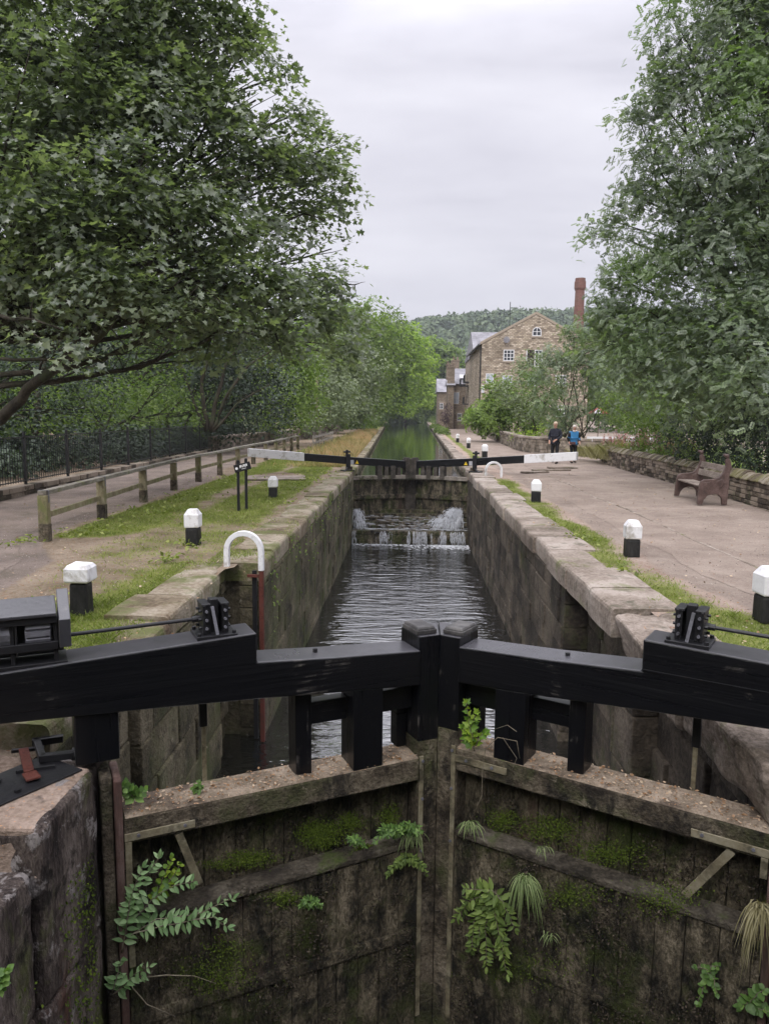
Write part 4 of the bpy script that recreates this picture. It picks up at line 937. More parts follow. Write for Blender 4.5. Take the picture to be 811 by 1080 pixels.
t = thing('wooden_fence', 'pale slatted fence panel at the far end of the wooden fence', 'fence', (-5.9, 47, 0))
for i in range(9):
    mb = MB(); mb.span(-.04, .04, i*1.5-.05, i*1.5+.05, -.1, .78); mb.build('post', 'pale_wood', t)
mb = MB(); mb.span(.05, .08, 0, 12, .6, .72); mb.build('rail', 'pale_wood', t); mb = MB(); mb.span(.05, .08, 0, 12, .25, .37); mb.build('rail', 'pale_wood', t)

# ------------------------------------------------------------------ black iron railings, left
rp = [(-9.9, 9.0), (-9.92, 18), (-10.1, 26), (-10.3, 34), (-10.45, 42), (-10.5, 48.5)]
t = thing('iron_railings', 'tall black iron railings in front of the dark woodland', 'railings', (-9.9, 9, 0))
f_, L_ = path_pos([(x+9.9, y-9, 0) for x, y in rp]); s_ = 0; mb = MB(); i = 0
gzr = .02
while s_ < L_:
    p, d = f_(s_)
    if i % 20 == 0:
        m2 = MB(); m2.span(p.x-.03, p.x+.03, p.y-.03, p.y+.03, .1, 1.56); m2.build('post', 'black_iron', t)
    else: mb.tube([(p.x, p.y, .26), (p.x, p.y, 1.44)], .009, 4)
    s_ += .13; i += 1
tag(mb.build('infill_bars', 'black_iron', t), kind='stuff')
for z in (.3, 1.42):
    mb = MB()
    for (a, b), (c, d) in zip(rp, rp[1:]): mb.bar((a+9.9, b-9, z), (c+9.9, d-9, z), .035, .025)
    mb.build('rail', 'black_iron', t)
t = thing('kerb_wall', 'low stone kerb under the black iron railings', 'kerb', (-9.85, 9, 0))
mb = MB(); pth = [(x+9.9+.12, y-9, 0) for x, y in rp]
block_wall(mb, pth, -.1, .2, (.14, .16), (.3, .8), .3, .03, -1); mb.build('masonry', 'stone_wall', t, bevel=.012)

# ------------------------------------------------------------------ stone walls on the right
def rubble(name, label, path, h, thick, side, mat='stone_wall', ch=(.07, .13), ln=(.18, .5), top=True, loc=None, jit=.03, tw=.42, rounded=True, z0=-.1):
    loc = Vector(path[0]); t = thing(name, label, 'stone wall', loc); P = [tuple(Vector(p)-loc) for p in path]
    mb = MB(); block_wall(mb, P, z0, h, ch, ln, thick, jit, side, .012, two=True); wall_core(mb, P, z0, h-.01, .05, thick-.05, side)
    mb.build('masonry', mat, t, bevel=.012)
    mb = MB(); f, L = path_pos(P); s = 0
    while s < L-.06:      # cope stones on edge
        l = rnd.uniform(.14, .26) if rounded else rnd.uniform(.6, 1.0); l = min(l, L-s); p, d = f(s+l/2); n = Vector((-d.y, d.x, 0))*side
        k = 6 if rounded else 2; hh = (.20+rnd.uniform(-.03, .03)) if rounded else .13; wd = thick+(.06 if rounded else .1)
        prof = [(.05-wd*i/k, h+.002+(hh*math.sin(math.pi*(i+.35)/(k+.7)) if rounded else hh)) for i in range(k+1)]
        prof = [(.05, h+.002)]+prof+[(.05-wd, h+.002)]; e = l*.47; q = Vector((0, 0, rnd.uniform(-.012, .012)))
        vs = [p+d*sg*e+n*a+Vector((0, 0, c))+q for sg in (-1, 1) for a, c in prof]; m_ = len(prof)
        mb.add(vs, [tuple(range(m_)), tuple(range(m_, 2*m_))[::-1]]+[(i, (i+1) % m_, m_+(i+1) % m_, m_+i) for i in range(m_)]); s += l
    mb.build('cope_stones', 'cope_mossy' if rounded else 'coping', t, bevel=.02)
    return t
rubble('stone_wall', 'dry stone wall with rounded mossy cope running behind the bench', [(9.0, 8, 0), (8.35, 14, 0), (8.3, 17.5, 0), (8.55, 22, 0), (8.75, 27, 0), (8.75, 31, 0), (8.95, 34.5, 0), (9.4, 37.6, 0)], .58, .45, 1)
rubble('stone_wall', 'straight coped stone parapet curving beside the towpath below the mill', [(10.0, 125, 0), (8.6, 95, 0), (7.55, 69, 0), (7.0, 55, 0), (6.75, 48, 0), (6.9, 45.0, 0), (7.6, 42.8, 0), (9.2, 41.6, 0), (11.5, 41.2, 0)][::-1], .78, .4, 1, 'stone_wall_far', (.13, .22), (.3, .7), rounded=False)
rubble('stone_wall', 'long pale coped stone parapet beside the far left path', [(-10.2, 40, 0), (-9.6, 48, 0), (-9.0, 60, 0), (-8.6, 78, 0), (-8.8, 98, 0)], .72, .4, -1, 'stone_wall_far', (.13, .22), (.3, .7), rounded=False)
# stone paving slabs by the upper gate
def slab(label, x, y, a, b, rz, h=.07):
    mb = MB(); mb.box((0, 0, 0), (a, b, h)); o = mb.build('stone_slab', 'coping', bevel=.02, seg=2); o.location = (x, y, gz(x, y)+.015); o.rotation_euler = (R(rnd.uniform(-1, 1)), 0, rz)
    tag(o, label, 'slab')
slab('flat stone slab on the left bank behind the small bollard', -4.3, 24.6, 1.9, 1.3, .15)
slab('raised stone slab in the gravel under the white beam tip', 4.75, 28.6, 1.1, .35, .5)
slab('longer raised stone slab in the gravel before the walkers', 5.6, 29.9, 1.5, .4, .2)
slab('loose stone slab nearest the walkers feet', 6.3, 31.2, 1.2, .35, .1)

# ------------------------------------------------------------------ bench
t = thing('park_bench', 'brown bench with sculpted end panels and grey slats against the stone wall', 'bench', (7.48, 19.6, .0), R(90-4+180))
# local: x along the bench, y from front (+y is the back) ; front faces the canal
def endp(x):
    mb = MB()
    prof = [(-.36, 0), (-.24, 0), (-.21, .12), (-.13, .22), (.0, .26), (.12, .25), (.2, .16), (.22, 0), (.34, 0), (.36, .5), (.35, .72), (.40, .92), (.36, 1.08), (.30, 1.15), (.24, 1.10), (.26, .95), (.20, .78), (.12, .67), (.0, .63), (-.22, .61), (-.30, .57), (-.33, .45)]
    mb.prism(prof, lambda y, z: (x-.05, y, z), lambda y, z: (x+.05, y, z)); o = mb.build('end_panel', 'bench_panel', t, bevel=.018, seg=3)
    mb = MB(); mb.prism([(-.26, .55), (-.08, .56), (-.16, .34), (-.24, .28)], lambda y, z: (x-.058, y, z), lambda y, z: (x+.058, y, z)); mb.prism([(.05, .58), (.2, .66), (.27, .5), (.1, .34)], lambda y, z: (x-.057, y, z), lambda y, z: (x+.057, y, z))
    mb.build('relief', 'bench_panel', o, bevel=.02)
    mb = MB(); mb.tube([(x, .30, 1.12), (x, .28, 1.2), (x, .20, 1.22)], [.05, .055, .03], 8); mb.build('finial', 'bench_panel', o, smooth=True)
endp(-1.0); endp(1.0)
for k, y in enumerate((-.24, -.10, .04)):
    mb = MB(); mb.span(-.948, .948, y-.06, y+.06, .42, .46); mb.build('seat_slat', 'bench_slat', t, bevel=.01)
for z in (.60, .80):
    mb = MB(); mb.hexa([(-.948, .20+(z-.6)*.25, z), (.948, .20+(z-.6)*.25, z), (.948, .235+(z-.6)*.25, z), (-.948, .235+(z-.6)*.25, z), (-.948, .235+(z-.6)*.25, z+.15), (.948, .235+(z-.6)*.25, z+.15), (.948, .27+(z-.6)*.25, z+.15), (-.948, .27+(z-.6)*.25, z+.15)])
    mb.build('back_slat', 'bench_slat', t, bevel=.01)
mb = MB(); mb.span(-.94, .94, -.05, .0, .32, .40); mb.build('brace_bar', 'bench_panel', t)

# ------------------------------------------------------------------ lamp pole
t = thing('lamp_pole', 'slim tall wooden pole by the far left path', 'pole', (-6.75, 56, 0))
mb = MB(); mb.tube([(0, 0, -.1), (0, 0, 5.2)], [.09, .06], 8); mb.build('pole', 'fence_wood', t, smooth=True)
mb = MB(); mb.span(-.12, .12, -.02, .02, 5.0, 5.1); mb.build('bracket', 'black_iron', t)

# ------------------------------------------------------------------ people
def skinned(name, V, E_, rad, mat, parent, sub=2, root=0):
    me = bpy.data.meshes.new(name); me.from_pydata(V, E_, []); o = bpy.data.objects.new(name, me); C.objects.link(o)
    sk = o.modifiers.new('s', 'SKIN'); sk.use_smooth_shade = True
    if not me.skin_vertices: 
        bm = bmesh.new(); bm.from_mesh(me); bm.verts.layers.skin.verify(); bm.to_mesh(me); bm.free()
    for i, r in enumerate(rad):
        r = r if isinstance(r, tuple) else (r, r)
        me.skin_vertices[0].data[i].radius = r; me.skin_vertices[0].data[i].use_root = (i == root)
    sb = o.modifiers.new('d', 'SUBSURF'); sb.levels = sub; sb.render_levels = sub
    me.materials.append(M[mat]); o.parent = parent; return o
def person(label, loc, rz, J, top, trousers, hairm, shoes, H=1.0, extra=None):
    t = thing('person', label, 'person', loc, rz); t.scale = (H, H, H)
    V = []; E_ = []; Rr = []
    def v(p, r, par=None):
        V.append(tuple(p)); Rr.append(r)
        if par is not None: E_.append((par, len(V)-1))
        return len(V)-1
    pel = v((0, 0, .95), (.15, .11)); wst = v((0, -.005, 1.1), (.13, .095), pel); ch = v((0, -.01, 1.3), (.16, .11), wst); nk0 = v((0, -.01, 1.44), (.075, .07), ch)
    hd = J['head']; nk = v(Vector((0, -.02, 1.50))+Vector(hd)*.2, .055, nk0); c1 = v(Vector((0, -.035, 1.58))+Vector(hd)*.6, (.075, .085), nk); c2 = v(Vector((0, -.03, 1.66))+Vector(hd), (.078, .095), c1); v(Vector((0, -.02, 1.72))+Vector(hd), (.055, .065), c2)
    arms = {}
    for sd in (-1, 1):
        sh = v((sd*.17, 0, 1.39), .06, ch); el = v(J['el'][sd], .043, sh); wr = v(J['wr'][sd], .028, el); d = (Vector(J['wr'][sd])-Vector(J['el'][sd])).normalized()
        pm = v(Vector(J['wr'][sd])+d*.06, (.036, .022), wr); s2 = d.cross(Vector((0, 1, .2))).normalized()
        for k in range(4):
            a = v(Vector(J['wr'][sd])+d*.10+s2*(k-1.5)*.019, .009, pm); v(Vector(J['wr'][sd])+d*(.155+.012*(1.5-abs(k-1.5)))+s2*(k-1.5)*.020+Vector((0, -.02, 0)), .007, a)
        a = v(Vector(J['wr'][sd])+d*.05-s2*.035, .010, wr); v(Vector(J['wr'][sd])+d*.09-s2*.05+Vector((0, -.01, 0)), .008, a)
        hp = v((sd*.09, 0, .88), .085, pel); kn = v(J['kn'][sd], .058, hp); an = v(J['an'][sd], .04, kn); f = v(Vector(J['an'][sd])+Vector((0, -.05, -.05)), .04, an); v(Vector(J['an'][sd])+Vector((0, -.17, -.065)), .032, f)
    b = skinned('body', V, E_, Rr, 'skin', t, 2)
    # face
    hc = Vector((0, -.03, 1.64))+Vector(hd)
    mb = MB(); mb.hexa([hc+Vector(p) for p in ((-.012, -.09, -.03), (.012, -.09, -.03), (.012, -.07, -.03), (-.012, -.07, -.03), (-.006, -.092, .02), (.006, -.092, .02), (.006, -.08, .02), (-.006, -.08, .02))]); mb.hexa([hc+Vector(p) for p in ((-.012, -.118, -.03), (.012, -.118, -.03), (.012, -.09, -.03), (-.012, -.09, -.03), (-.005, -.095, .015), (.005, -.095, .015), (.005, -.088, .015), (-.005, -.088, .015))])
    for sd in (-1, 1): mb.ball(hc+Vector((sd*.083, .005, -.005)), .022, 1, (.5, .8, 1.3))
    mb.build('nose_and_ears', 'skin', b, smooth=True)
    mb = MB()
    for sd in (-1, 1): mb.ball(hc+Vector((sd*.03, -.088, .015)), .011, 1)
    mb.span(hc.x-.025, hc.x+.025, hc.y-.092, hc.y-.085, hc.z-.058, hc.z-.052); mb.build('eyes_and_mouth', 'black_iron', b)
    # hair
    mb = MB(); mb.ball(hc+Vector((0, .018, .035)), .1, 2, (.92, 1.0, .88)); mb.ball(hc+Vector((0, .04, -.01)), .095, 2, (.92, .8, 1.0)); mb.build('hair', hairm, t, smooth=True)
    # jacket
    V2 = [(0, 0, .86), (0, 0, .98), (0, -.005, 1.12), (0, -.01, 1.3), (0, -.01, 1.44), (0, -.01, 1.49)]; R2 = [(.19, .145), (.18, .14), (.165, .125), (.19, .14), (.10, .09), (.075, .075)]; E2 = [(i, i+1) for i in range(5)]
    for sd in (-1, 1):
        k = len(V2); wv = Vector(J['el'][sd]).lerp(Vector(J['wr'][sd]), .88)
        V2 += [(sd*.19, 0, 1.385), J['el'][sd], tuple(wv)]; R2 += [.082, .062, .048]; E2 += [(3, k), (k, k+1), (k+1, k+2)]
    skinned('jacket', V2, E2, R2, top, t, 2, 1)
    V3 = [(0, 0, .93)]; R3 = [(.165, .125)]; E3 = []
    for sd in (-1, 1):
        k = len(V3); a_ = Vector(J['an'][sd])+Vector((0, 0, .02))
        V3 += [(sd*.09, 0, .84), J['kn'][sd], tuple(a_)]; R3 += [.105, .078, .06]; E3 += [(0, k), (k, k+1), (k+1, k+2)]
    skinned('trousers', V3, E3, R3, trousers, t, 2)
    for sd in (-1, 1):
        a = Vector(J['an'][sd]); mb = MB(); mb.tube([a+Vector((0, .06, -.055)), a+Vector((0, .0, -.05)), a+Vector((0, -.1, -.065)), a+Vector((0, -.19, -.075))], [.04, .052, .046, .03], 8); mb.build('shoe', shoes, t, smooth=True)
    if extra: extra(t)
    return t
def plain(name, c, r=.8, spec=.3):
    m, nt = new_mat(name); n = noise_n(nt, 12, 4, .6, opos(nt)); finish(nt, mixc(nt, n, tuple(x*.75 for x in c), c), r, n, .004, 1, spec); M[name] = m
plain('skin', (.52, .30, .22), .5); plain('hair_pale', (.55, .43, .32)); plain('hair_white', (.62, .55, .5)); plain('navy', (.018, .020, .032)); plain('black_cloth', (.012, .012, .014)); plain('blue_cloth', (.05, .22, .46)); plain('brown_bag', (.10, .05, .05)); plain('shoe_dark', (.02, .018, .016))
person('person in a black jacket and trousers walking on the towpath, looking down', (6.62, 34.6, .0), R(-28),
       dict(head=(0, -.03, 0), el={-1: (-.27, .02, 1.12), 1: (.26, .0, 1.12)}, wr={-1: (-.20, -.16, .93), 1: (.10, -.24, .98)}, kn={-1: (-.10, -.03, .50), 1: (.12, -.10, .50)}, an={-1: (-.11, .22, .12), 1: (.14, -.12, .085)}), 'navy', 'black_cloth', 'hair_pale', 'shoe_dark', 1.06)
def bag(t):
    mb = MB(); mb.span(-.26, .02, -.24, -.16, .84, .97); mb.build('shoulder_bag', 'brown_bag', t, bevel=.03, seg=3)
    for sd in (-1, 1):
        mb = MB(); el = (-.27, .0, 1.13) if sd < 0 else (.27, .02, 1.12); wr = (-.25, -.14, .95) if sd < 0 else (.24, -.12, .97)
        mb.tube([(sd*.2, 0, 1.40), (sd*.215, -.01, 1.3), el, Vector(el).lerp(Vector(wr), .85)], [.086, .083, .068, .053], 10); mb.build('sleeve', 'black_cloth', t, smooth=True)
    mb = MB(); mb.tube([(-.09, -.06, 1.48), (0, -.09, 1.45), (.09, -.06, 1.48)], .035, 8); mb.build('collar', 'hair_white', t, smooth=True)
person('person in a bright blue jacket with dark sleeves and a brown bag, facing the lock', (7.55, 35.1, .0), R(8),
       dict(head=(0, -.02, 0), el={-1: (-.27, .0, 1.13), 1: (.27, .02, 1.12)}, wr={-1: (-.25, -.14, .95), 1: (.24, -.12, .97)}, kn={-1: (-.09, -.04, .50), 1: (.10, .0, .50)}, an={-1: (-.10, -.05, .085), 1: (.11, .10, .10)}), 'blue_cloth', 'black_cloth', 'hair_white', 'shoe_dark', .98, bag)

# ------------------------------------------------------------------ buildings
def mill_mat(name, bw, rh, cols, mort):
    m, nt = new_mat(name)
    g = nt.nodes.new('ShaderNodeNewGeometry'); sp = nt.nodes.new('ShaderNodeSeparateXYZ'); nt.links.new(g.outputs['Position'], sp.inputs[0])
    cb = nt.nodes.new('ShaderNodeCombineXYZ'); nt.links.new(mathn(nt, 'ADD', sp.outputs['X'], sp.outputs['Y']), cb.inputs[0]); nt.links.new(sp.outputs['Z'], cb.inputs[1])
    b = nt.nodes.new('ShaderNodeTexBrick'); nt.links.new(cb.outputs[0], b.inputs['Vector']); b.inputs['Scale'].default_value = 1; b.inputs['Brick Width'].default_value = bw; b.inputs['Row Height'].default_value = rh
    b.inputs['Mortar Size'].default_value = .025; b.inputs['Color1'].default_value = (0, 0, 0, 1); b.inputs['Color2'].default_value = (1, 1, 1, 1); b.inputs['Mortar'].default_value = (.5, .5, .5, 1); b.inputs['Bias'].default_value = 0
    n1 = noise_n(nt, 2.6, 5, .8, wpos(nt)); n2 = noise_n(nt, .35, 4, .6, wpos(nt))
    f = mathn(nt, 'ADD', mathn(nt, 'MULTIPLY', b.outputs['Color'], .5), mathn(nt, 'MULTIPLY', n1, .5))
    col = ramp(nt, [(.15+.7*i/(len(cols)-1), c) for i, c in enumerate(cols)], f)
    col = mixc(nt, mathn(nt, 'MULTIPLY', b.outputs['Fac'], .8), col, mort); col = mixc(nt, mathn(nt, 'MULTIPLY', gray(nt, .45, .65, n2), .5), col, (.12, .095, .07))
    finish(nt, col, .9, f, .02, 1, .15); M[name] = m
mill_mat('mill_stone', .36, .16, [(.11, .09, .07), (.26, .21, .16), (.42, .35, .265), (.56, .48, .38), (.66, .58, .49)], (.15, .125, .10))
mill_mat('house_stone', .34, .15, [(.13, .10, .075), (.25, .20, .15), (.36, .29, .225)], (.15, .12, .095))
mill_mat('chimney_brick', .28, .1, [(.13, .065, .055), (.21, .10, .085), (.27, .145, .12)], (.14, .08, .065))
plain('window_white', (.72, .72, .74), .5); plain('glass_dark', (.035, .042, .05), .12, .6); plain('glass_pale', (.45, .50, .58), .15, .6); plain('lintel', (.36, .30, .235), .9); plain('door_dark', (.03, .02, .02), .6)
def window(par, x0, x1, z0, z1, y, nx_=2, nz_=3, glass='glass_dark', arch=False, lint=True):
    """window on a wall facing -Y at local y"""
    d = .05; fw = .09
    mb = MB()
    if arch:
        cx_ = (x0+x1)/2; r = (x1-x0)/2; n = 14
        for i in range(n):
            a, b = math.pi*i/n, math.pi*(i+1)/n
            p = [(cx_+q*math.cos(t_), z1-r+q*math.sin(t_)) for q, t_ in ((r, a), (r-fw, a), (r-fw, b), (r, b))]
            mb.prism(p, lambda x, z: (x, y-d, z), lambda x, z: (x, y, z))
        mb.span(x0, x0+fw, y-d, y, z0, z1-r); mb.span(x1-fw, x1, y-d, y, z0, z1-r); mb.span(x0+fw, x1-fw, y-d, y, z0, z0+fw)
    else:
        mb.span(x0, x0+fw, y-d, y, z0, z1); mb.span(x1-fw, x1, y-d, y, z0, z1); mb.span(x0+fw, x1-fw, y-d, y, z0, z0+fw); mb.span(x0+fw, x1-fw, y-d, y, z1-fw, z1)
    zt_ = z1-fw
    for i in range(1, nx_): xx = x0+(x1-x0)*i/nx_; mb.span(xx-.035, xx+.035, y-d+.006, y, z0+fw, zt_)
    for i in range(1, nz_): zz = z0+(z1-z0)*i/nz_; mb.span(x0+fw, x1-fw, y-d+.012, y, zz-.03, zz+.03)
    w_ = mb.build('window', 'window_white', par)
    mb = MB()
    if arch:
        pts = [(x0+.04, z0+.04), (x1-.04, z0+.04)]+[((x0+x1)/2+((x1-x0)/2-.04)*math.cos(math.pi*i/10), z1-(x1-x0)/2+((x1-x0)/2-.04)*math.sin(math.pi*i/10)) for i in range(11)]
        mb.prism(pts, lambda x, z: (x, y-.012, z), lambda x, z: (x, y+.01, z))
    else: mb.span(x0+.04, x1-.04, y-.012, y+.01, z0+.04, z1-.04)
    mb.build('pane', glass, w_)
    if lint:
        mb = MB(); mb.span(x0-.2, x1+.2, y-.03, y+.02, z1+.004, z1+.28); 
        if not arch: mb.build('lintel', 'lintel', w_)
        mb = MB(); mb.span(x0-.15, x1+.15, y-.10, y+.02, z0-.16, z0-.004); mb.build('sill', 'lintel', w_)
    return w_
# the mill
mx0, mx1, mY = 7.9, 19.6, 85
t = thing('stone_mill', 'tall stone mill with pointed gable, arched attic window and white framed windows', 'mill', (mx0, mY, -2))
W = mx1-mx0; ze, zr_ = 11.9, 15.05
mb = MB(); mb.prism([(0, 0), (W, 0), (W, ze), (W/2-.05, zr_), (0, ze)], lambda x, z: (x, 0, z), lambda x, z: (x, 17, z)); mb.build('wall', 'mill_stone', t)
mb = MB(); e = .35
for sx in (0, 1):
    xa, xb = (-.35, W/2-.05) if sx == 0 else (W+.35, W/2-.05)
    za = ze-.35*(zr_-ze)/(W/2)
    mb.prism([(xa, za+.04), (xb, zr_+.04), (xb, zr_+.24), (xa, za+.24)], lambda x, z: (x, .32, z), lambda x, z: (x, 17.2, z))
mb.build('roof', 'slate', t)
mb = MB()
for sx in (0, 1):
    xa, xb = (-.2, W/2-.05) if sx == 0 else (W+.2, W/2-.05)
    mb.prism([(xa, ze-.1), (xb, zr_+.02), (xb, zr_+.32), (xa, ze+.2)], lambda x, z: (x, -.06, z), lambda x, z: (x, .3, z))
mb.build('gable_coping', 'lintel', t, bevel=.02)
mb = MB(); mb.span(-.42, -.3, .1, 17, ze-.2, ze-.05); mb.tube([(-.12, .2, ze-.2), (-.12, .2, 2)], .07, 6); mb.build('gutter', 'black_iron', t)
L_ = lambda x0, x1, z0, z1: (x0-mx0, x1-mx0, z0+2, z1+2)
window(t, *L_(10.25, 11.42, 8.05, 9.28), 0, 3, 3)
window(t, *L_(13.32, 14.3, 10.75, 11.72), 0, 2, 2, arch=True)
window(t, *L_(13.65, 14.5, 7.45, 9.28), 0, 2, 4)
mb = MB(); mb.span(12.85-mx0, 13.60-mx0, -.02, .05, 9.45, 11.28); mb.build('loading_door', 'door_dark', t)
mb = MB(); mb.span(12.74-mx0, 12.845-mx0, -.04, .05, 9.4, 11.3); mb.build('door_frame', 'window_white', t)
window(t, *L_(8.4, 9.25, 5.6, 6.7), 0, 2, 1, 'glass_pale')
window(t, *L_(10.2, 11.3, 5.3, 6.5), 0, 2, 1, 'glass_pale')
window(t, *L_(13.0, 14.2, 5.35, 6.6), 0, 3, 3)
window(t, *L_(16.0, 17.2, 5.35, 6.6), 0, 3, 3)
window(t, *L_(13.0, 14.2, 2.0, 3.3), 0, 3, 3); window(t, *L_(16.0, 17.2, 2.0, 3.3), 0, 3, 3)
window(t, *L_(7.95, 8.25, 4.6, 5.4), 0, 1, 1, 'glass_pale', lint=False)
mb = MB(); mb.tube([(10.5-mx0, -.5, 12.3), (10.5-mx0, -.42, 12.3)], .35, 14); mb.bar((10.5-mx0, -.45, 12.3), (10.5-mx0, 0, 12.2), .05, .05); mb.build('satellite_dish', 'slate', t)
mb = MB(); mb.tube([(12.5-mx0-1.6, .5, zr_-1.4), (12.5-mx0-1.6, .5, zr_+1.4)], .04, 5); mb.build('aerial', 'black_iron', t)
# taller wing behind, canal side
t = thing('stone_mill', 'mill wing with slate roof and dark balconies over the towpath', 'mill', (8.85, 105.5, -2))
mb = MB(); mb.span(0, 9, 0, 17, 0, 12.4); mb.build('wall', 'mill_stone', t)
mb = MB(); mb.prism([(-.3, 12.3), (5.5, 15.9), (17.3, 12.3)], lambda y, z: (-.15, y, z), lambda y, z: (9.2, y, z)); mb.build('roof', 'slate', t)
for z, y0 in ((8.6, 1), (5.6, 1.5), (8.4, 9)):
    mb = MB(); mb.span(-1.2, -.01, y0, y0+3.2, z, z+.12)
    b_ = mb.build('balcony', 'black_iron', t); mb = MB()
    for i in range(11): mb.span(-1.2, -1.16, y0+i*.32, y0+i*.32+.03, z+.12, z+1.05)
    mb.span(-1.22, -1.14, y0, y0+3.2, z+1.05, z+1.1)
    for i in range(4): mb.span(-1.2+i*.3, -1.17+i*.3, y0, y0+.03, z+.12, z+1.1)
    mb.build('railing', 'black_iron', b_)
def house(label, x0, x1, y0, y1, ze, zr, wins, chims=(), axis='x', mat='house_stone', group=None):
    t = thing('stone_house', label, 'house', (x0, y0, -1.5)); W = x1-x0; D = y1-y0
    mb = MB(); mb.span(0, W, 0, D, 0, ze+1.5)
    if axis == 'y': mb.v = []; mb.f = []; mb.m = []; mb.prism([(0, 0), (W, 0), (W, ze+1.5), (W/2, zr+1.5), (0, ze+1.5)], lambda x, z: (x, 0, z), lambda x, z: (x, D, z))
    wl = mb.build('wall', mat, t); mb = MB()
    if axis == 'x': mb.prism([(-.35, ze+1.4), (D/2, zr+1.5), (D+.35, ze+1.4)], lambda y, z: (-.25, y, z), lambda y, z: (W+.25, y, z))
    else:
        for xa in (-.3, W+.3): mb.prism([(xa, ze+1.45), (W/2, zr+1.54), (W/2, zr+1.74), (xa, ze+1.65)], lambda x, z: (x, -.2, z), lambda x, z: (x, D+.2, z))
    rf = mb.build('roof', 'slate', t)
    for cx, cy, h in chims:
        mb = MB(); mb.span(cx-.55, cx+.55, cy-.4, cy+.4, ze+1.5, zr+1.5+h); mb.span(cx-.65, cx+.65, cy-.5, cy+.5, zr+1.5+h, zr+1.7+h)
        for k in (-.3, .3): mb.tube([(cx+k, cy, zr+1.7+h), (cx+k, cy, zr+2.2+h)], .16, 8)
        mb.build('chimney', mat, rf)
    for q in wins: window(t, q[0]-x0, q[1]-x0, q[2]+1.5, q[3]+1.5, 0, 2, 2, q[4] if len(q) > 4 else 'glass_dark')
    return t
house('narrow stone house with skylight and two chimneys left of the mill', 6.55, 12, 122, 131, 7.1, 9.7, [(7.0, 7.9, 3.9, 5.7, 'glass_pale'), (7.7, 8.4, 1.2, 2.4)], [(-.1, 2.2, .3), (1.0, 5, 1.2)])
mb = MB(); mb.box((0, 0, 0), (.9, 1.1, .08), Matrix.Rotation(R(30), 4, 'X')); o = mb.build('skylight', 'window_white', C.objects.get('stone_house')); o.location = (1.9, 1.1, 9.75)
house('low stone cottage at the far end of the row beside the trees', 5.35, 9.5, 141, 150, 6.4, 8.9, [(5.6, 6.3, 3.2, 4.3)], [])
house('square stone porch block projecting towards the towpath', 6.0, 6.9, 119, 124, 6.8, 7.6, [], [(.45, 1.0, 1.8)])
t = thing('mill_chimney', 'tall octagonal red brick mill chimney behind the gable', 'chimney', (23.65, 110, -2))
mb = MB(); mb.tube([(0, 0, 0), (0, 0, 20.5), (0, 0, 21.6)], [1.05, .68, .66], 8); mb.build('stack', 'chimney_brick', t)
mb = MB(); mb.tube([(0, 0, 21.6), (0, 0, 21.9), (0, 0, 22.8), (0, 0, 22.82), (0, 0, 23.25)], [.7, .82, .82, .74, .72], 8); mb.build('cap', 'chimney_brick', t)
# low pub terrace beyond the wall
plain('red_cloth', (.5, .06, .09)); plain('wood_brown', (.1, .07, .05))
t = thing('terrace_railing', 'white painted terrace railing seen beyond the stone parapet', 'railing', (15.0, 62, -1.6))
for i in range(12):
    mb = MB(); mb.span(i*.42-.05, i*.42+(.05 if i % 3 else .14), -.05, .05, 0, 1.66); mb.build('post', 'window_white', t)
mb = MB(); mb.span(-.6, 6.5, -.04, .04, 1.67, 2.1); mb.build('top_board', 'window_white', t)
t = thing('parasol', 'faded red and white parasol on the terrace among the trees', 'parasol', (18.2, 74, -1.6))
mb = MB()
for i in range(8):
    a, b = math.pi*i/4, math.pi*(i+1)/4; mb.add([(0, 0, 4.6), (1.1*math.cos(a), 1.1*math.sin(a), 4.0), (1.1*math.cos(b), 1.1*math.sin(b), 4.0), (0, 0, 4.55)], [(0, 1, 2), (3, 2, 1)], i % 2)
mb.build('canopy', ['red_cloth', 'window_white'], t); mb = MB(); mb.tube([(0, 0, 0), (0, 0, 4.6)], .04, 6); mb.build('pole', 'wood_brown', t)

# ------------------------------------------------------------------ trees
def Bl(l): 
    o = []
    for (px, py, Y, r) in l: p = at(px, py, Y); o.append((p.x, p.y, p.z, r))
    return o
# big maple leaning over the lock from the left
crown = Bl([(20, 30, 17, 1.9), (105, 25, 17, 1.8), (180, 40, 18, 1.6), (225, 85, 18, 1.3), (60, 120, 16, 1.9), (150, 120, 17, 1.7), (235, 150, 18, 1.5), (290, 165, 19, 1.1),
    (325, 180, 19.5, .75), (345, 172, 20, .55), (50, 215, 15, 1.6), (135, 215, 16, 1.6), (215, 225, 17, 1.5), (290, 235, 18.5, 1.2), (320, 225, 19, .8), (358, 150, 20.5, .4), (368, 192, 20.5, .38), (300, 78, 19, .42), (338, 135, 20, .45), (352, 215, 20, .5), (374, 300, 21, .5), (372, 335, 21, .55), (272, 40, 19, .45), (245, 20, 18.5, .6), (318, 118, 19.5, .4), (350, 262, 20.5, .55), (365, 365, 22, .7), (30, 295, 16, 1.4), (110, 295, 15, 1.15),
    (180, 305, 16, 1.2), (240, 300, 17, 1.3), (300, 300, 18, 1.2), (345, 300, 20, .85), (270, 105, 18.5, .9), (290, 350, 19, 1.0), (340, 335, 20, .8), (225, 350, 18, .9), (60, 345, 14, .7),
    (-40, 80, 17, 2.2), (-40, 230, 16, 2.0), (40, -70, 17, 2.4), (150, -60, 18, 2.2), (210, -20, 18, 1.4), (300, 120, 19, .55), (255, 55, 18.5, .7), (20, 160, 19, 2.0), (110, 80, 20, 2.0), (200, 270, 20, 1.5), (120, 180, 19, 1.8)])
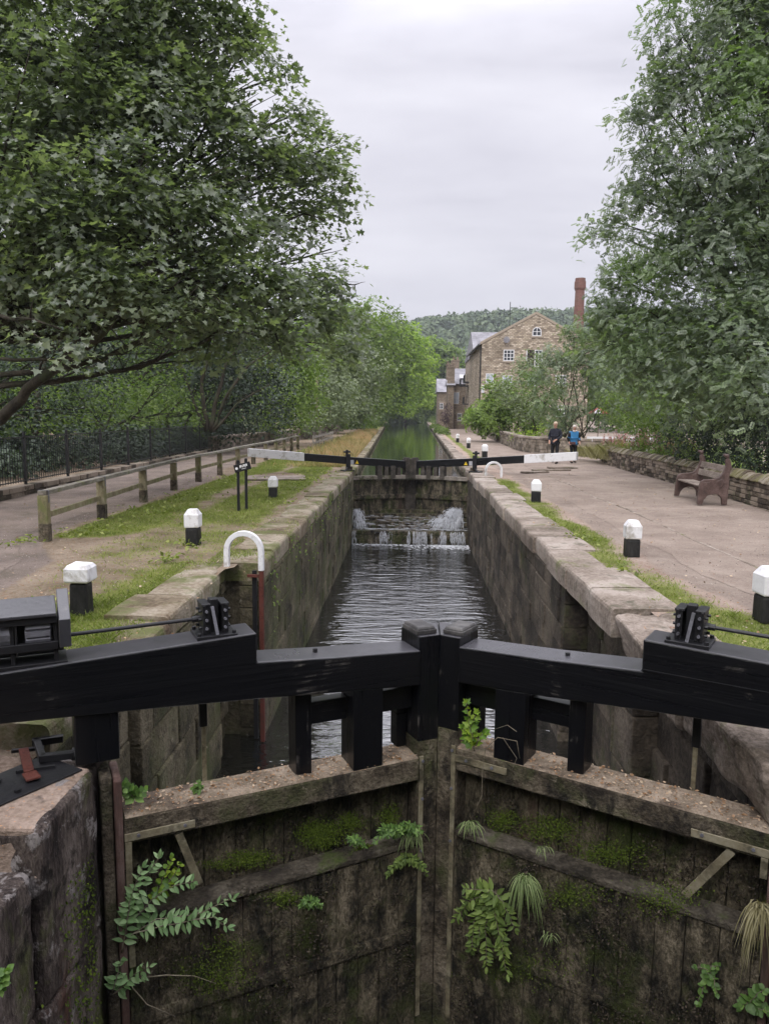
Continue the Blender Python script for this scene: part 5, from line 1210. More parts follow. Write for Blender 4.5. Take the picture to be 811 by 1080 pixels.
tree('maple_tree', 'huge leafy maple with low bare limbs leaning in from the left', 'tree', (-11.2, 17, 0), crown, 'leaf_maple', .36, 56, 16, .50, .135, tmpl_maple(), up=.66, fill=.85, holes=.50, nz=.30, squash=.8, fork=.3)
root = C.objects.get('maple_tree'); mb = MB()
for pts, r0 in ((((-75, 480, 17), (0, 442, 17), (40, 402, 16.5), (110, 350, 16), (150, 290, 16), (185, 235, 16.5)), .16), (((-80, 420, 17), (0, 407, 17), (60, 402, 17), (130, 390, 17), (200, 368, 17.5), (255, 330, 18), (325, 305, 18.5)), .085),
    (((-80, 402, 17), (50, 391, 16.7), (110, 378, 16.5), (160, 353, 16.5), (220, 320, 17), (280, 285, 17.5)), .075), (((-80, 310, 16), (0, 274, 16), (30, 255, 16), (60, 240, 16), (115, 228, 16)), .09), (((0, 378, 16), (60, 380, 16), (130, 372, 16), (175, 345, 16), (210, 300, 16)), .04),
    (((-60, 200, 17), (20, 150, 17), (90, 90, 17), (150, 30, 17.5)), .07), (((60, 402, 17), (100, 395, 17.6), (160, 384, 18), (235, 378, 19), (290, 360, 19)), .04)):
    pp = [at(*p)-root.location for p in pts]; q = []
    for a, b in zip(pp, pp[1:]):
        for k in range(4): q.append(a.lerp(b, k/4)+Vector((rnd.gauss(0, .025), rnd.gauss(0, .025), rnd.gauss(0, .02))))
    q.append(pp[-1]); n_ = len(q); mb.tube(q, [r0*(1-.8*i/(n_-1)) for i in range(n_)], 8)
    for k in range(7):
        a = q[rnd.randint(n_//3, n_-1)]; limb(mb, a, a+Vector((rnd.uniform(-.6, 1.2), rnd.uniform(-1, 1), rnd.uniform(-.2, 1.1))), r0*.22, .006, .1, 4, 4)
tag(mb.build('branches', 'bark', root, smooth=True))
def stems(root, ls, mat, n):
    mb = MB()
    for pts, r0 in ls:
        pp = [at(*p)-root.location for p in pts]; q = []
        for a, b in zip(pp, pp[1:]):
            for k in range(4): q.append(a.lerp(b, k/4)+Vector((rnd.gauss(0, .03), rnd.gauss(0, .03), 0)))
        q.append(pp[-1]); m = len(q); mb.tube(q, [r0*(1-.7*i/(m-1)) for i in range(m)], 7)
    tag(mb.build(n, mat, root, smooth=True))
# ash on the right
crown = Bl([(775, 15, 24, 1.9), (715, 45, 24, 1.0), (810, 90, 23, 2.0), (745, 95, 24, 1.6), (695, 105, 24, .9), (672, 120, 24.5, .6), (690, 165, 24, 1.0), (760, 170, 23, 1.8), (720, 215, 24, 1.5),
    (668, 205, 24.5, .7), (645, 232, 25, .55), (620, 245, 25.5, .35), (690, 270, 24, 1.3), (750, 270, 23, 1.7), (810, 230, 23, 2.0), (655, 290, 25, .8), (648, 335, 25, .9), (700, 340, 24, 1.4), (765, 345, 22, 1.6), (815, 330, 22, 1.8),
    (670, 385, 24, 1.0), (730, 400, 23, 1.3), (790, 400, 21, 1.4), (705, 10, 24, .5), (690, 20, 24, .3), (860, 50, 24, 2.4), (860, 200, 24, 2.4), (840, -60, 24, 2.6), (775, -60, 25, 2.0), (635, 360, 25.5, .7), (622, 345, 26, .55), (640, 325, 25.5, .75), (618, 372, 26.5, .5), (860, 340, 23, 2)])
tree('ash_tree', 'tall ash tree filling the upper right above the bench', 'tree', (12.6, 26, -.3), crown, 'leaf_ash', .30, 60, 12, .55, .20, tmpl_ash(), up=.55, fill=.7, holes=.40, nz=.35, squash=.95, fork=.3)
# slender open trees in front of the mill
tree('young_ash_tree', 'sparse slender tree with bare stems in front of the mill, behind the walkers', 'tree', (10.2, 47, -.8), Bl([(585, 375, 47, 1.1), (605, 350, 47, .9), (620, 385, 47, 1.2), (600, 410, 47, 1.0), (640, 410, 46, 1.1), (575, 425, 48, 1.1), (612, 435, 47, .8), (560, 400, 48, 1.1), (650, 380, 47, 1.0), (628, 355, 47, 1.2), (600, 375, 47, 1.1), (640, 430, 47, 1.0), (630, 405, 47, 1.2), (590, 445, 48, .9)]), 'leaf_ash', .12, 52, 6, .38, .30, tmpl_ash(3), up=.4, fill=.6, holes=.5, stems=3, fork=.2)
tree('willow_tree', 'thin grey green tree between the round bush and the mill door', 'tree', (10.6, 56, -.8), Bl([(540, 410, 56, 1.5), (560, 385, 56, 1.3), (580, 405, 57, 1.4), (555, 430, 56, 1.4), (590, 440, 56, 1.2)]), 'leaf_willow', .1, 62, 7, .4, .26, tmpl_quad(.4), holes=.15, stems=2, fork=.2)
tree('round_bush', 'dense rounded green bush over the parapet below the mill', 'bush', (8.6, 62, -.9), Bl([(530, 425, 62, 2.0), (512, 435, 62, 1.4), (548, 430, 61, 1.7), (528, 410, 62, 1.2), (500, 440, 64, 1.0), (560, 445, 60, 1.4), (520, 445, 62, 1.6)]), 'leaf_mid', .1, 85, 9, .42, .26, tmpl_quad(.6), stems=3, fork=.12, fill=.6)
tree('yellow_bush', 'small bright yellow green shrub just over the parapet left of the walkers', 'bush', (8.2, 50, -.5), Bl([(560, 458, 50, .5), (545, 460, 50, .5), (575, 452, 50, .5)]), 'leaf_lime', .03, 90, 8, .25, .12, tmpl_quad(.6), twigs=False)
tree('sapling', 'pale green sapling against the round bush beside the parapet', 'bush', (7.6, 57, -.5), Bl([(513, 440, 57, .6), (510, 428, 57, .45), (518, 448, 57, .6)]), 'leaf_mid', .03, 90, 8, .25, .13, tmpl_quad(.6), twigs=False)
# shrubs behind the right hand wall
tree('holly_bush', 'dark glossy holly behind the bench', 'bush', (10.2, 23.5, -.3), Bl([(740, 468, 25, 1.05), (775, 462, 23.5, 1.05), (812, 468, 22, 1.05), (760, 440, 25, 1.05), (800, 430, 23.5, 1.25), (722, 455, 27, .95), (805, 492, 21, .7), (835, 450, 21.5, 1.3), (775, 486, 22.5, .7), (745, 484, 24, .6)]), 'leaf_dark', .1, 170, 8, .26, .085, tmpl_quad(.65), stems=3, fork=.15, up=.3)
tree('elder_bush', 'bright green elder shrub over the wall left of the bench', 'bush', (10.8, 31, -.3), Bl([(690, 430, 31, 1.3), (665, 410, 33, 1.0), (715, 425, 29.5, 1.3), (650, 428, 35, .9), (700, 455, 30.5, .8), (725, 462, 28.5, .8), (675, 448, 33, .8)]), 'leaf_mid', .09, 100, 8, .32, .12, tmpl_quad(.6), stems=3, fork=.15, up=.45, holes=.15, tlo=-.3)
tree('leafy_shrub', 'low green shrub hanging on the wall right beside the bench', 'bush', (9.6, 24.5, -.3), Bl([(708, 470, 28, .55), (692, 464, 30, .6), (722, 478, 26.5, .5)]), 'leaf_mid', .04, 150, 8, .22, .09, tmpl_quad(.5), twigs=False)
tree('broom_bush', 'yellowish feathery bush at the end of the wall behind the walkers', 'bush', (8.9, 33, -.2), Bl([(640, 474, 33, .55), (622, 478, 34, .45), (655, 472, 32, .5), (608, 484, 35, .3)]), 'leaf_broom' if 'leaf_broom' in M else 'dry_green', .04, 200, 8, .2, .10, tmpl_quad(.14), twigs=False) if False else None
# woodland beyond the railings, left
wood = [('dark multi stemmed evergreen behind the railings at the far end', 'dark_tree', (-12.5, 40, 0), [(245, 380, 40, 2.3), (225, 410, 40, 2.0), (265, 420, 40, 2.0), (285, 395, 41, 1.6), (240, 440, 40, 1.6), (210, 385, 40, 1.6), (290, 435, 42, 1.3), (260, 345, 40, 1.6)], 'leaf_dark', 4, 50),
  ('mid green bushy tree right of the dark evergreen', 'broadleaf_tree', (-12.5, 48, 0), [(305, 400, 48, 2.4), (320, 370, 49, 2.2), (290, 360, 48, 2.2), (300, 430, 48, 1.8), (325, 420, 50, 1.5), (270, 330, 48, 2.2)], 'leaf_mid', 1, 50),
  ('tall wood tree right behind the maple crown', 'broadleaf_tree', (-17, 34, 0), [(60, 300, 34, 3.2), (140, 260, 34, 3.2), (200, 300, 35, 2.8), (100, 190, 34, 3.3), (180, 180, 34, 3.0), (30, 200, 34, 3.0), (60, 110, 34, 3), (140, 100, 34, 2.6)], 'leaf_wood', 1, 30),
  ('wood tree with bushy leaves low behind the railings', 'broadleaf_tree', (-15.5, 36, 0), [(120, 420, 36, 1.5), (165, 405, 36, 1.6), (150, 440, 36, 1.4), (100, 445, 36, 1.3), (190, 435, 37, 1.3), (75, 415, 36, 1.3)], 'leaf_wood', 2, 44),
  ('leafy tree at the left edge behind the railings', 'broadleaf_tree', (-18, 27, 0), [(10, 400, 27, 1.8), (45, 430, 27, 1.5), (0, 340, 27, 2.2), (60, 370, 28, 1.7), (-40, 420, 26, 2.0), (100, 385, 28, 1.5), (30, 440, 26, 1.3), (90, 430, 28, 1.3)], 'leaf_dark', 2, 46),
  ('very tall far wood tree at the upper left edge', 'broadleaf_tree', (-27, 40, 1), [(0, 250, 42, 4), (-30, 130, 42, 4.5), (30, 360, 42, 3.2), (-10, 20, 42, 3.5)], 'leaf_wood', 1, 20),
  ('wood tree filling the gap behind the evergreen', 'broadleaf_tree', (-20, 55, 1), [(190, 380, 55, 3.5), (150, 330, 55, 4), (220, 330, 56, 3.5), (100, 390, 55, 3.6), (50, 400, 55, 3.5), (180, 430, 54, 3), (110, 440, 53, 3), (20, 440, 52, 3), (240, 300, 57, 3.3)], 'leaf_wood', 1, 20),
  ('grey green willow thicket beyond the end of the railings', 'willow_tree', (-12.5, 66, 0), [(340, 410, 66, 3.0), (325, 385, 67, 2.8), (350, 375, 68, 2.6), (315, 430, 64, 2.4), (345, 435, 66, 2.0), (362, 420, 70, 2.3)], 'leaf_willow', 4, 30),
  ('pale willow thicket over the far parapet', 'willow_tree', (-12.5, 84, 0), [(370, 400, 84, 3.4), (380, 425, 84, 2.4), (360, 430, 84, 2.4), (385, 385, 86, 3.0), (350, 425, 80, 2.4), (365, 370, 86, 3.0)], 'leaf_willow', 3, 26),
  ('bushy shrub leaning over the pale far parapet', 'bush', (-11.2, 52, 0), [(290, 445, 52, 1.1), (310, 440, 53, 1.1), (275, 438, 51, 1.0), (330, 440, 55, 1.0)], 'leaf_willow', 3, 60),
  ('tall broadleaf tree hanging over the canal, nearest of the left row', 'broadleaf_tree', (-12, 100, 0), [(385, 345, 100, 4.2), (372, 360, 98, 4), (400, 360, 102, 3.6), (392, 385, 102, 3.6), (395, 410, 102, 3.0), (375, 390, 98, 3.6), (362, 340, 100, 4), (340, 335, 100, 4.6), (320, 350, 98, 4.6)], 'leaf_mid', 1, 24),
  ('second tall tree of the left canal row, darker crown', 'broadleaf_tree', (-10, 130, 0), [(410, 350, 130, 4.3), (418, 370, 130, 4.0), (405, 390, 130, 4.2), (418, 405, 132, 3.6), (400, 365, 130, 4), (410, 425, 130, 3)], 'leaf_wood', 1, 20),
  ('third tree of the left canal row with a light crown', 'broadleaf_tree', (-7, 165, 0), [(430, 362, 165, 4.6), (437, 380, 166, 4.4), (422, 380, 164, 4.6), (428, 400, 165, 4.4), (420, 420, 165, 4)], 'leaf_lime', 1, 18),
  ('round bright yellow green tree at the bend of the canal', 'lime_tree', (-1, 215, 0), [(428, 408, 212, 4.2), (440, 400, 214, 4.0), (434, 392, 214, 3.6), (444, 418, 214, 3.8), (430, 424, 212, 3.6), (446, 405, 214, 3.2)], 'leaf_lime', 1, 22),
  ('dark tree closing the end of the canal', 'broadleaf_tree', (2, 240, 0), [(415, 425, 238, 5), (430, 428, 240, 4.6), (445, 428, 240, 4.6), (410, 410, 238, 5), (455, 425, 240, 4.2), (463, 420, 240, 4), (400, 428, 236, 4)], 'leaf_wood', 1, 16),
  ('tree rising behind the bright tree at the canal bend', 'broadleaf_tree', (6, 265, 2), [(455, 372, 265, 6), (466, 385, 265, 6), (450, 390, 265, 6), (460, 405, 265, 6), (472, 375, 268, 5), (478, 392, 268, 5), (445, 372, 265, 5)], 'leaf_mid', 1, 14),
  ('light green tree behind the house chimneys', 'broadleaf_tree', (22, 270, 2), [(482, 400, 270, 5.5), (490, 395, 270, 5), (492, 412, 270, 5.5), (476, 415, 270, 5), (500, 400, 272, 6), (515, 405, 272, 6)], 'leaf_lime', 1, 12),
  ('far tree crown right of the mill gable', 'broadleaf_tree', (50, 190, 0), [(640, 380, 190, 8), (670, 390, 190, 8), (620, 400, 190, 7), (700, 380, 190, 9), (760, 380, 190, 10)], 'leaf_wood', 1, 10)]
for lab, nm, base, bl_, mt_, stm, dn in wood:
    Y_ = base[1]; lf = max(.13, Y_*.0042)
    tree(nm, lab, 'tree' if 'bush' != nm else 'bush', base, Bl(bl_), mt_, .16+.0012*Y_, dn, 7 if Y_ < 90 else 5, .45+.003*Y_, lf, tmpl_quad(.62), stems=stm, fork=.28, holes=.1, twigs=Y_ < 60)
ev = [o for o in C.objects if o.name.startswith('dark_tree') and o.parent is None][0]
stems(ev, [(((222, 455, 37), (228, 420, 37), (238, 385, 37), (262, 345, 37)), .13), (((224, 455, 37), (240, 415, 37), (262, 385, 37), (300, 360, 37)), .10), (((220, 455, 37), (212, 410, 37), (222, 370, 37), (230, 330, 37)), .12),
    (((226, 455, 37), (250, 425, 37), (285, 405, 37)), .07), (((218, 455, 37), (205, 425, 37), (190, 380, 37)), .09)], 'bark', 'stems')
# undergrowth
def scatter_brush(name, label, cat, pts, h, lf, mat, dens=500, stuff=True):
    P = []; N = []; T = []
    for (x, y, z, r) in pts:
        n = int(dens*r); a = NR.normal(size=(n, 3)); a /= np.linalg.norm(a, axis=1, keepdims=True); a[:, 2] = np.abs(a[:, 2])
        P.append(np.array((x, y, z))+a*r*(.6+.45*NR.random((n, 1)))*np.array((1, 1, h))); N.append(a+np.array((0, 0, .5))+NR.normal(size=(n, 3))*.5); T.append(NR.random(n)*.7+.15+.3*np.sin(P[-1][:, 0]*2))
    o = leaves(name, np.concatenate(P), np.concatenate(N), lf*(.6+.8*NR.random(sum(len(p) for p in P))), np.concatenate(T), tmpl_quad(.6), mat)
    return tag(o, label, cat, kind='stuff' if stuff else None)
scatter_brush('undergrowth', 'dark low undergrowth behind the black railings', 'undergrowth', [(rnd.uniform(-15, -11.3), rnd.uniform(10, 62), .1, rnd.uniform(.7, 1.4)) for i in range(120)], 1.1, .16, 'leaf_dark', 420)
scatter_brush('undergrowth', 'dense leafy undergrowth deeper in the left wood', 'undergrowth', [(rnd.uniform(-34, -16), rnd.uniform(24, 90), .5, rnd.uniform(1.5, 3.2)) for i in range(80)], 1.3, .32, 'leaf_wood', 260)
scatter_brush('undergrowth', 'shrubbery on the lower ground beyond the right parapet', 'undergrowth', [(rnd.uniform(11.5, 30), rnd.uniform(30, 80), -1.6, rnd.uniform(.8, 1.8)) for i in range(80)], 1.0, .2, 'leaf_mid', 260)
scatter_brush('undergrowth', 'green brush along the left canal bank beneath the far tree row', 'undergrowth', [(eL(y)-rnd.uniform(1, 9), y, 0, rnd.uniform(1, 2.4)) for y in [rnd.uniform(95, 270) for i in range(80)]], 1.3, .4, 'leaf_wood', 160)
scatter_brush('undergrowth', 'low shrubs along the foot of the far row of houses', 'undergrowth', [(eR(y)+rnd.uniform(.3, 1.2), y, 0, rnd.uniform(.3, .8)) for y in [rnd.uniform(75, 130) for i in range(22)]]+[(rnd.uniform(6, 20), y, -1, rnd.uniform(1.5, 3)) for y in [rnd.uniform(160, 270) for i in range(40)]], 1.0, .25, 'leaf_wood', 260)
scatter_brush('undergrowth', 'dark brush closing the far end of the canal', 'undergrowth', [(rnd.uniform(-10, 9), rnd.uniform(236, 262), rnd.uniform(-.4, 2), rnd.uniform(1.6, 3)) for i in range(60)], 1.0, .6, 'leaf_wood', 170)
tree('purple_shrub', 'dark purple leaved shrub by the house porch', 'bush', (5.6, 117, -.2), [(5.7, 117, 2.2, .9), (6.1, 117, 3.2, .7), (5.5, 117, 1.4, .8)], 'leaf_purple', .05, 60, 6, .3, .2, tmpl_quad(.7), twigs=False)

# ------------------------------------------------------------------ grasses
def blades(name, label, cat, P, H, tint, mat, lean=.35, wd=.008, kind='stuff', parent=None):
    n = len(P); a = NR.random(n)*6.283; tv = np.array([(-.5, 0, 0), (.5, 0, 0), (.28, .6, .0), (0, 1, 0), (-.28, .6, 0)])
    up = np.stack([np.cos(a)*lean*NR.random(n), np.sin(a)*lean*NR.random(n), np.ones(n)], 1); up /= np.linalg.norm(up, axis=1, keepdims=True)
    b = NR.random(n)*6.283; sd = np.stack([np.cos(b), np.sin(b), np.zeros(n)], 1)
    V = P[:, None]+tv[None, :, 0:1]*sd[:, None]*wd+tv[None, :, 1:2]*up[:, None]*H[:, None, None]
    bend = np.stack([np.cos(a), np.sin(a), -np.ones(n)*.4], 1); V = V+(tv[None, :, 1:2]**2)*bend[:, None]*(H*lean*.8)[:, None, None]
    V = V.reshape(-1, 3); me = bpy.data.meshes.new(name); me.vertices.add(len(V)); me.vertices.foreach_set('co', V.ravel().astype('f'))
    me.loops.add(5*n); me.loops.foreach_set('vertex_index', np.arange(5*n, dtype='i')); me.polygons.add(n); me.polygons.foreach_set('loop_start', (np.arange(n)*5).astype('i')); me.polygons.foreach_set('loop_total', np.full(n, 5, 'i')); me.update(calc_edges=True)
    at_ = me.attributes.new('tint', 'FLOAT', 'POINT'); at_.data.foreach_set('value', np.repeat(np.clip(tint, 0, 1), 5).astype('f')); me.materials.append(M[mat])
    o = bpy.data.objects.new(name, me); C.objects.link(o); o.parent = parent
    if label: tag(o, label, cat)
    return tag(o, kind=kind)
for side, lab in ((-1, 'short green and brown grass on the left lock bank'), (1, 'short grass strip between coping and towpath')):
    P = []; H = []; T = []
    for i in range(150000 if side < 0 else 60000):
        y = 5.5+(rnd.random()**1.7)*34
        x = rnd.uniform(-6.8, -2.45) if side < 0 else rnd.uniform(2.6, 4.4)
        g = grassiness(x, y)+noise.noise(Vector((x*7, y*7, 3)))*.35
        if g < rnd.uniform(.25, 1.0): continue
        P.append((x, y, (zl(x, y) if side < 0 else gz(x, y)-.02))); H.append(rnd.uniform(.018, .05)*(1+.8*max(0, noise.noise(Vector((x*3, y*3, 9)))+.1)*2)*(1 if g < .9 else 1.3)); T.append(rnd.random()*.6+.4*max(0, noise.noise(Vector((x*1.3, y*1.3, 5)))+.5)+(.25 if g < .5 else 0))
    P = np.array(P); blades('grass', lab, 'grass', P, np.array(H), np.array(T), 'grass_blade', .6, .009)
# leafier weeds on the banks
P = []; 
for (cx, cy, n, sp) in ((-5.7, 13.3, 160, .5), (-5.6, 16, 160, .7), (-5.5, 19.5, 160, .9), (-2.95, 21, 120, .6), (-3.4, 10.6, 50, .18), (-3.5, 11.9, 70, .2), (-3.9, 7.9, 60, .25), (2.95, 10.4, 60, .16), (-2.9, 18, 80, .5), (-6.2, 12.1, 60, .25), (3.1, 13, 60, .3), (-5.6, 24, 150, 1), (-3.2, 27, 120, .6), (-3.0, 24, 120, .5)):
    for i in range(n):
        x = cx+rnd.gauss(0, sp*.5); y = cy+rnd.gauss(0, sp)
        if -2.7 < x < 2.5: continue
        P.append((x, y, gz(x, y)+rnd.uniform(.0, .06)))
P = np.array(P); N = NR.normal(size=P.shape)*.5+np.array((0, 0, 1)); tag(leaves('low_weeds', P, N, NR.uniform(.05, .11, len(P)), NR.random(len(P)), tmpl_quad(.6), 'grass_blade'), 'patches of broad leaved green weeds among the grass', 'weeds', kind='stuff')
# dry bank of tall grasses left of the canal
P = []; T = []; H = []
for i in range(26000):
    y = 30.5+rnd.random()**1.3*62; x = eL(y)-.35-abs(rnd.gauss(0, 1.1))
    if x < -6.2-(y-31)*.0: continue
    P.append((x, y, gz(x, y)-.05)); k = noise.noise(Vector((x*.8, y*.5, 2))); H.append(rnd.uniform(.2, .62)*(1+.5*k)*(.45 if y < 35 else 1)); T.append(.5+.9*k+rnd.uniform(-.35, .35))
blades('dry_grass', 'tall straw coloured and rusty dry grass on the left canal bank', 'dry grass', np.array(P), np.array(H), np.array(T), 'dry_blade', .35, .022)
sel = NR.random(len(P)) < .35
blades('bank_weeds', 'green weeds growing among the dry grass by the canal', 'weeds', np.array(P)[sel]-np.array((.3, 0, 0)), np.array(H)[sel]*.7, NR.random(sel.sum()), 'grass_blade', .5, .03)
# mossy turf on copings
P = []; T = []
for i in range(5200):
    y = 10.6+rnd.random()*18; x = -2.05-rnd.random()**1.5*.7
    if noise.noise(Vector((x*3, y*1.4, 7))) < .12: continue
    P.append((x, y, .0)); T.append(rnd.random())
blades('coping_grass', 'moss and thin grass creeping over the left coping', 'grass', np.array(P), NR.uniform(.012, .035, len(P)), np.array(T), 'grass_blade', .6, .012)

# ------------------------------------------------------------------ deep woodland on the left
def crowns_mass(name, label, L, mat, lf, n=260):
    P = []; N = []; T = []
    for (x, y, z, r) in L:
        d = NR.normal(size=(n, 3)); d /= np.linalg.norm(d, axis=1, keepdims=True)
        P.append(np.array((x, y, z))+d*r*(.75+.35*NR.random((n, 1)))); N.append(d*.6+np.array((0, 0, .4))+NR.normal(size=(n, 3))*.4); T.append(np.full(n, NR.uniform(.1, .8))+NR.normal(size=n)*.15)
    tag(leaves(name, np.concatenate(P), np.concatenate(N), lf*(.6+.8*NR.random(n*len(L))), np.concatenate(T), tmpl_quad(.8), mat), label, 'woodland', kind='stuff')
L = []
for i in range(150):
    y = rnd.uniform(58, 150); x = -rnd.uniform(20, 75)*(.6+y/200); L.append((x, y, rnd.uniform(2, 15), rnd.uniform(2.5, 4.5)))
crowns_mass('distant_woodland', 'dense green woodland rising deep behind the left railings', L, 'leaf_dark', .75, 420)
L = []
for i in range(60):
    y = rnd.uniform(100, 250); x = rnd.uniform(24, 70)*(.5+y/250); L.append((x, y, rnd.uniform(0, 7), rnd.uniform(3, 5)))
crowns_mass('distant_woodland', 'green tree tops on the low ground right of the mill', L, 'leaf_wood', .8, 300)

L = []  # tree mass added out of view, keeps low light off gates and beam fronts
for i in range(70):
    a = rnd.uniform(-75, 75); d_ = rnd.uniform(13, 24); L.append((d_*math.sin(R(a)), -d_*math.cos(R(a))*.9, rnd.uniform(-4, 11), rnd.uniform(2.4, 3.8)))
crowns_mass('light_block_trees', 'unseen mass of tree crowns added behind the viewer to block low light', L, 'leaf_wood', 1.1, 420)
# ------------------------------------------------------------------ plants on the gates and walls
def on_leaf(px, py, sgn, v=-.05):
    """point of a vertical plane just in front of a gate leaf"""
    th = R(27 if sgn < 0 else 31); d = Vector((sgn*math.cos(th), -math.sin(th), 0)); n = Vector((sgn*math.sin(th), math.cos(th), 0))
    O = Vector((MO[0], MO[1], 0))+n*v; p1 = at(px, py, 5.0); cam_ = Vector((0, 0, HC)); r_ = p1-cam_
    t = (O-cam_).dot(n)/r_.dot(n); return cam_+r_*t
def tmpl_lance():
    return np.array([(0, 0, 0), (.17, .22, .05), (.22, .45, .05), (.13, .75, .0), (0, 1, -.10), (-.13, .75, .0), (-.22, .45, .05), (-.17, .22, .05)]), [(0, 1, 2, 3, 4), (0, 4, 5, 6, 7)]
def tmpl_broad():
    return np.array([(0, 0, 0), (.3, .15, .05), (.42, .45, .06), (.22, .8, .02), (0, 1, -.05), (-.22, .8, .02), (-.42, .45, .06), (-.3, .15, .05)]), [(0, 1, 2, 3, 4), (0, 4, 5, 6, 7)]
CAMV = Vector((0, 0, HC))
def plant(name, label, cat, stems, mat, tmpl, size, step=.045, wid=.5, tip=True, sr=.0035, stem_mat='twig', fan=2, up=.4, jit=.35):
    """stems: lists of world points; leaves in pairs along each"""
    base = stems[0][0].copy(); t = thing(name, label, cat, base); mb = MB(); P = []; N = []; T = []; S = []
    for st in stems:
        k = len(st); q = []
        for i in range(k-1):
            for j in range(5): q.append(st[i].lerp(st[i+1], j/5)-base+Vector((rnd.gauss(0, .003), rnd.gauss(0, .003), rnd.gauss(0, .003))))
        q.append(st[-1]-base); m = len(q); mb.tube(q, [sr*(1.2-.8*i/m) for i in range(m)], 5)
        L = sum((b-a).length for a, b in zip(q, q[1:])); s_ = L*.12; acc = 0; i = 0; flip = 0
        while s_ < L:
            while i < m-2 and acc+(q[i+1]-q[i]).length < s_: acc += (q[i+1]-q[i]).length; i += 1
            p = q[i].lerp(q[i+1], min(1, (s_-acc)/max(1e-6, (q[i+1]-q[i]).length))); d = (q[i+1]-q[i]).normalized()
            vw = (CAMV-(p+base)).normalized(); sd = d.cross(vw).normalized(); f = 1-.45*(s_/L)
            for a in ((-1, 1) if fan == 2 else (1 if flip % 2 else -1,)):
                P.append(p); T.append(sd*a*1.0+d*.55+Vector((rnd.gauss(0, jit), rnd.gauss(0, jit), rnd.gauss(0, jit)-.1))); N.append(vw*.5+Vector((0, 0, up))+Vector((rnd.gauss(0, .3), rnd.gauss(0, .3), rnd.gauss(0, .3)))); S.append(size*f*rnd.uniform(.75, 1.2))
            flip += 1; s_ += step*rnd.uniform(.8, 1.2)
        if tip:
            for _ in range(2): P.append(q[-1]); T.append((q[-1]-q[-3])*8+Vector((rnd.gauss(0, .3), rnd.gauss(0, .3), rnd.gauss(0, .3)))); N.append((CAMV-(q[-1]+base)).normalized()+Vector((0, 0, up))); S.append(size*.6)
    mb.build('stem', stem_mat, t, smooth=True)
    leaves('leaves', np.array(P), np.array(N), np.array(S), NR.random(len(P)), tmpl, mat, t, T=np.array(T)); return t
def OL(l, sgn, v=-.06): return [on_leaf(a, b, sgn, v-.02*i) for i, (a, b) in enumerate(l)]
plant('buddleia', 'leafy shoot with grey green leaves arching across the left gate leaf', 'plant', [OL([(128, 1005), (136, 965), (150, 930), (168, 905)], -1), OL([(134, 990), (165, 970), (205, 965), (246, 948)], -1), OL([(136, 975), (160, 950), (182, 935), (205, 930)], -1), OL([(132, 985), (138, 945), (150, 915)], -1, -.1), OL([(140, 985), (180, 975), (225, 968), (240, 978)], -1, -.1)],
      'leaf_sage', tmpl_lance(), .098, .042)
plant('young_shoot', 'bright green young shoot above the grey green leaves on the left gate', 'plant', [OL([(160, 960), (172, 925), (182, 905)], -1, -.03), OL([(165, 950), (183, 925), (190, 912)], -1, -.03)], 'leaf_sprig', tmpl_broad(), .06, .035)
plant('buddleia', 'smaller low leafy sprig near the foot of the left heel post', 'plant', [OL([(118, 1048), (125, 1025), (128, 1012)], -1, -.12), OL([(120, 1050), (140, 1030), (158, 1020)], -1, -.12), OL([(121, 1048), (130, 1038), (150, 1030)], -1, -.1)], 'leaf_sage', tmpl_lance(), .09, .042)
t = thing('dead_twig', 'bare pale twig curving out over the lower left gate planks', 'twig', on_leaf(140, 1030, -1, -.1)); mb = MB()
for l in ([(140, 1033), (175, 1029), (205, 1030), (228, 1038)], [(138, 1040), (155, 1060), (185, 1073)]): mb.tube([p-t.location for p in OL(l, -1, -.1)], [.005, .004, .003, .002][:len(l)], 5)
mb.build('stem', 'twig', t, smooth=True)
def fern(name, label, sgn, px, py, n, ln, mat='leaf_weed', spread=1.0, down=.2):
    o = on_leaf(px, py, sgn, -.04); st = []
    for i in range(n):
        a = rnd.uniform(-1, 1)*spread; u = Vector((math.sin(a), -.35-rnd.random()*.4, math.cos(a)-down)); L = ln*rnd.uniform(.6, 1.1)
        st.append([o, o+u*L*.5, o+u*L*.85+Vector((0, 0, -.12*L)), o+u*L+Vector((0, 0, -.3*L))])
    return plant(name, label, 'plant', st, mat, tmpl_lance(), .055, .018, sr=.0018, stem_mat='leaf_weed', jit=.12)
fern('fern', 'bright green fern growing by the mitre post on the left leaf', -1, 425, 880, 13, .28)
fern('fern', 'small dark fern tuft hanging below the bright fern', -1, 430, 905, 9, .16, 'leaf_mid', 1.4, .5)
fern('fern', 'small fern sprig on the mossy rail of the left leaf', -1, 372, 888, 7, .12)
fern('fern', 'tiny fern in the planks below the left middle rail', -1, 327, 952, 6, .11)
plant('ash_seedling', 'bushy dark green seedling growing from the right gate leaf', 'plant', [OL([(520, 940), (500+a, 960+b), (495+c, 985+d)], 1, -.08) for a, b, c, d in ((-5, -10, -15, -15), (8, 5, 10, 5), (22, 8, 38, 20), (0, 12, 2, 18), (15, -20, 20, -40), (-8, -22, -5, -48), (30, -8, 48, -5), (25, 20, 40, 45), (12, 20, 18, 35))],
      'leaf_mid', tmpl_lance(), .10, .028, sr=.003)
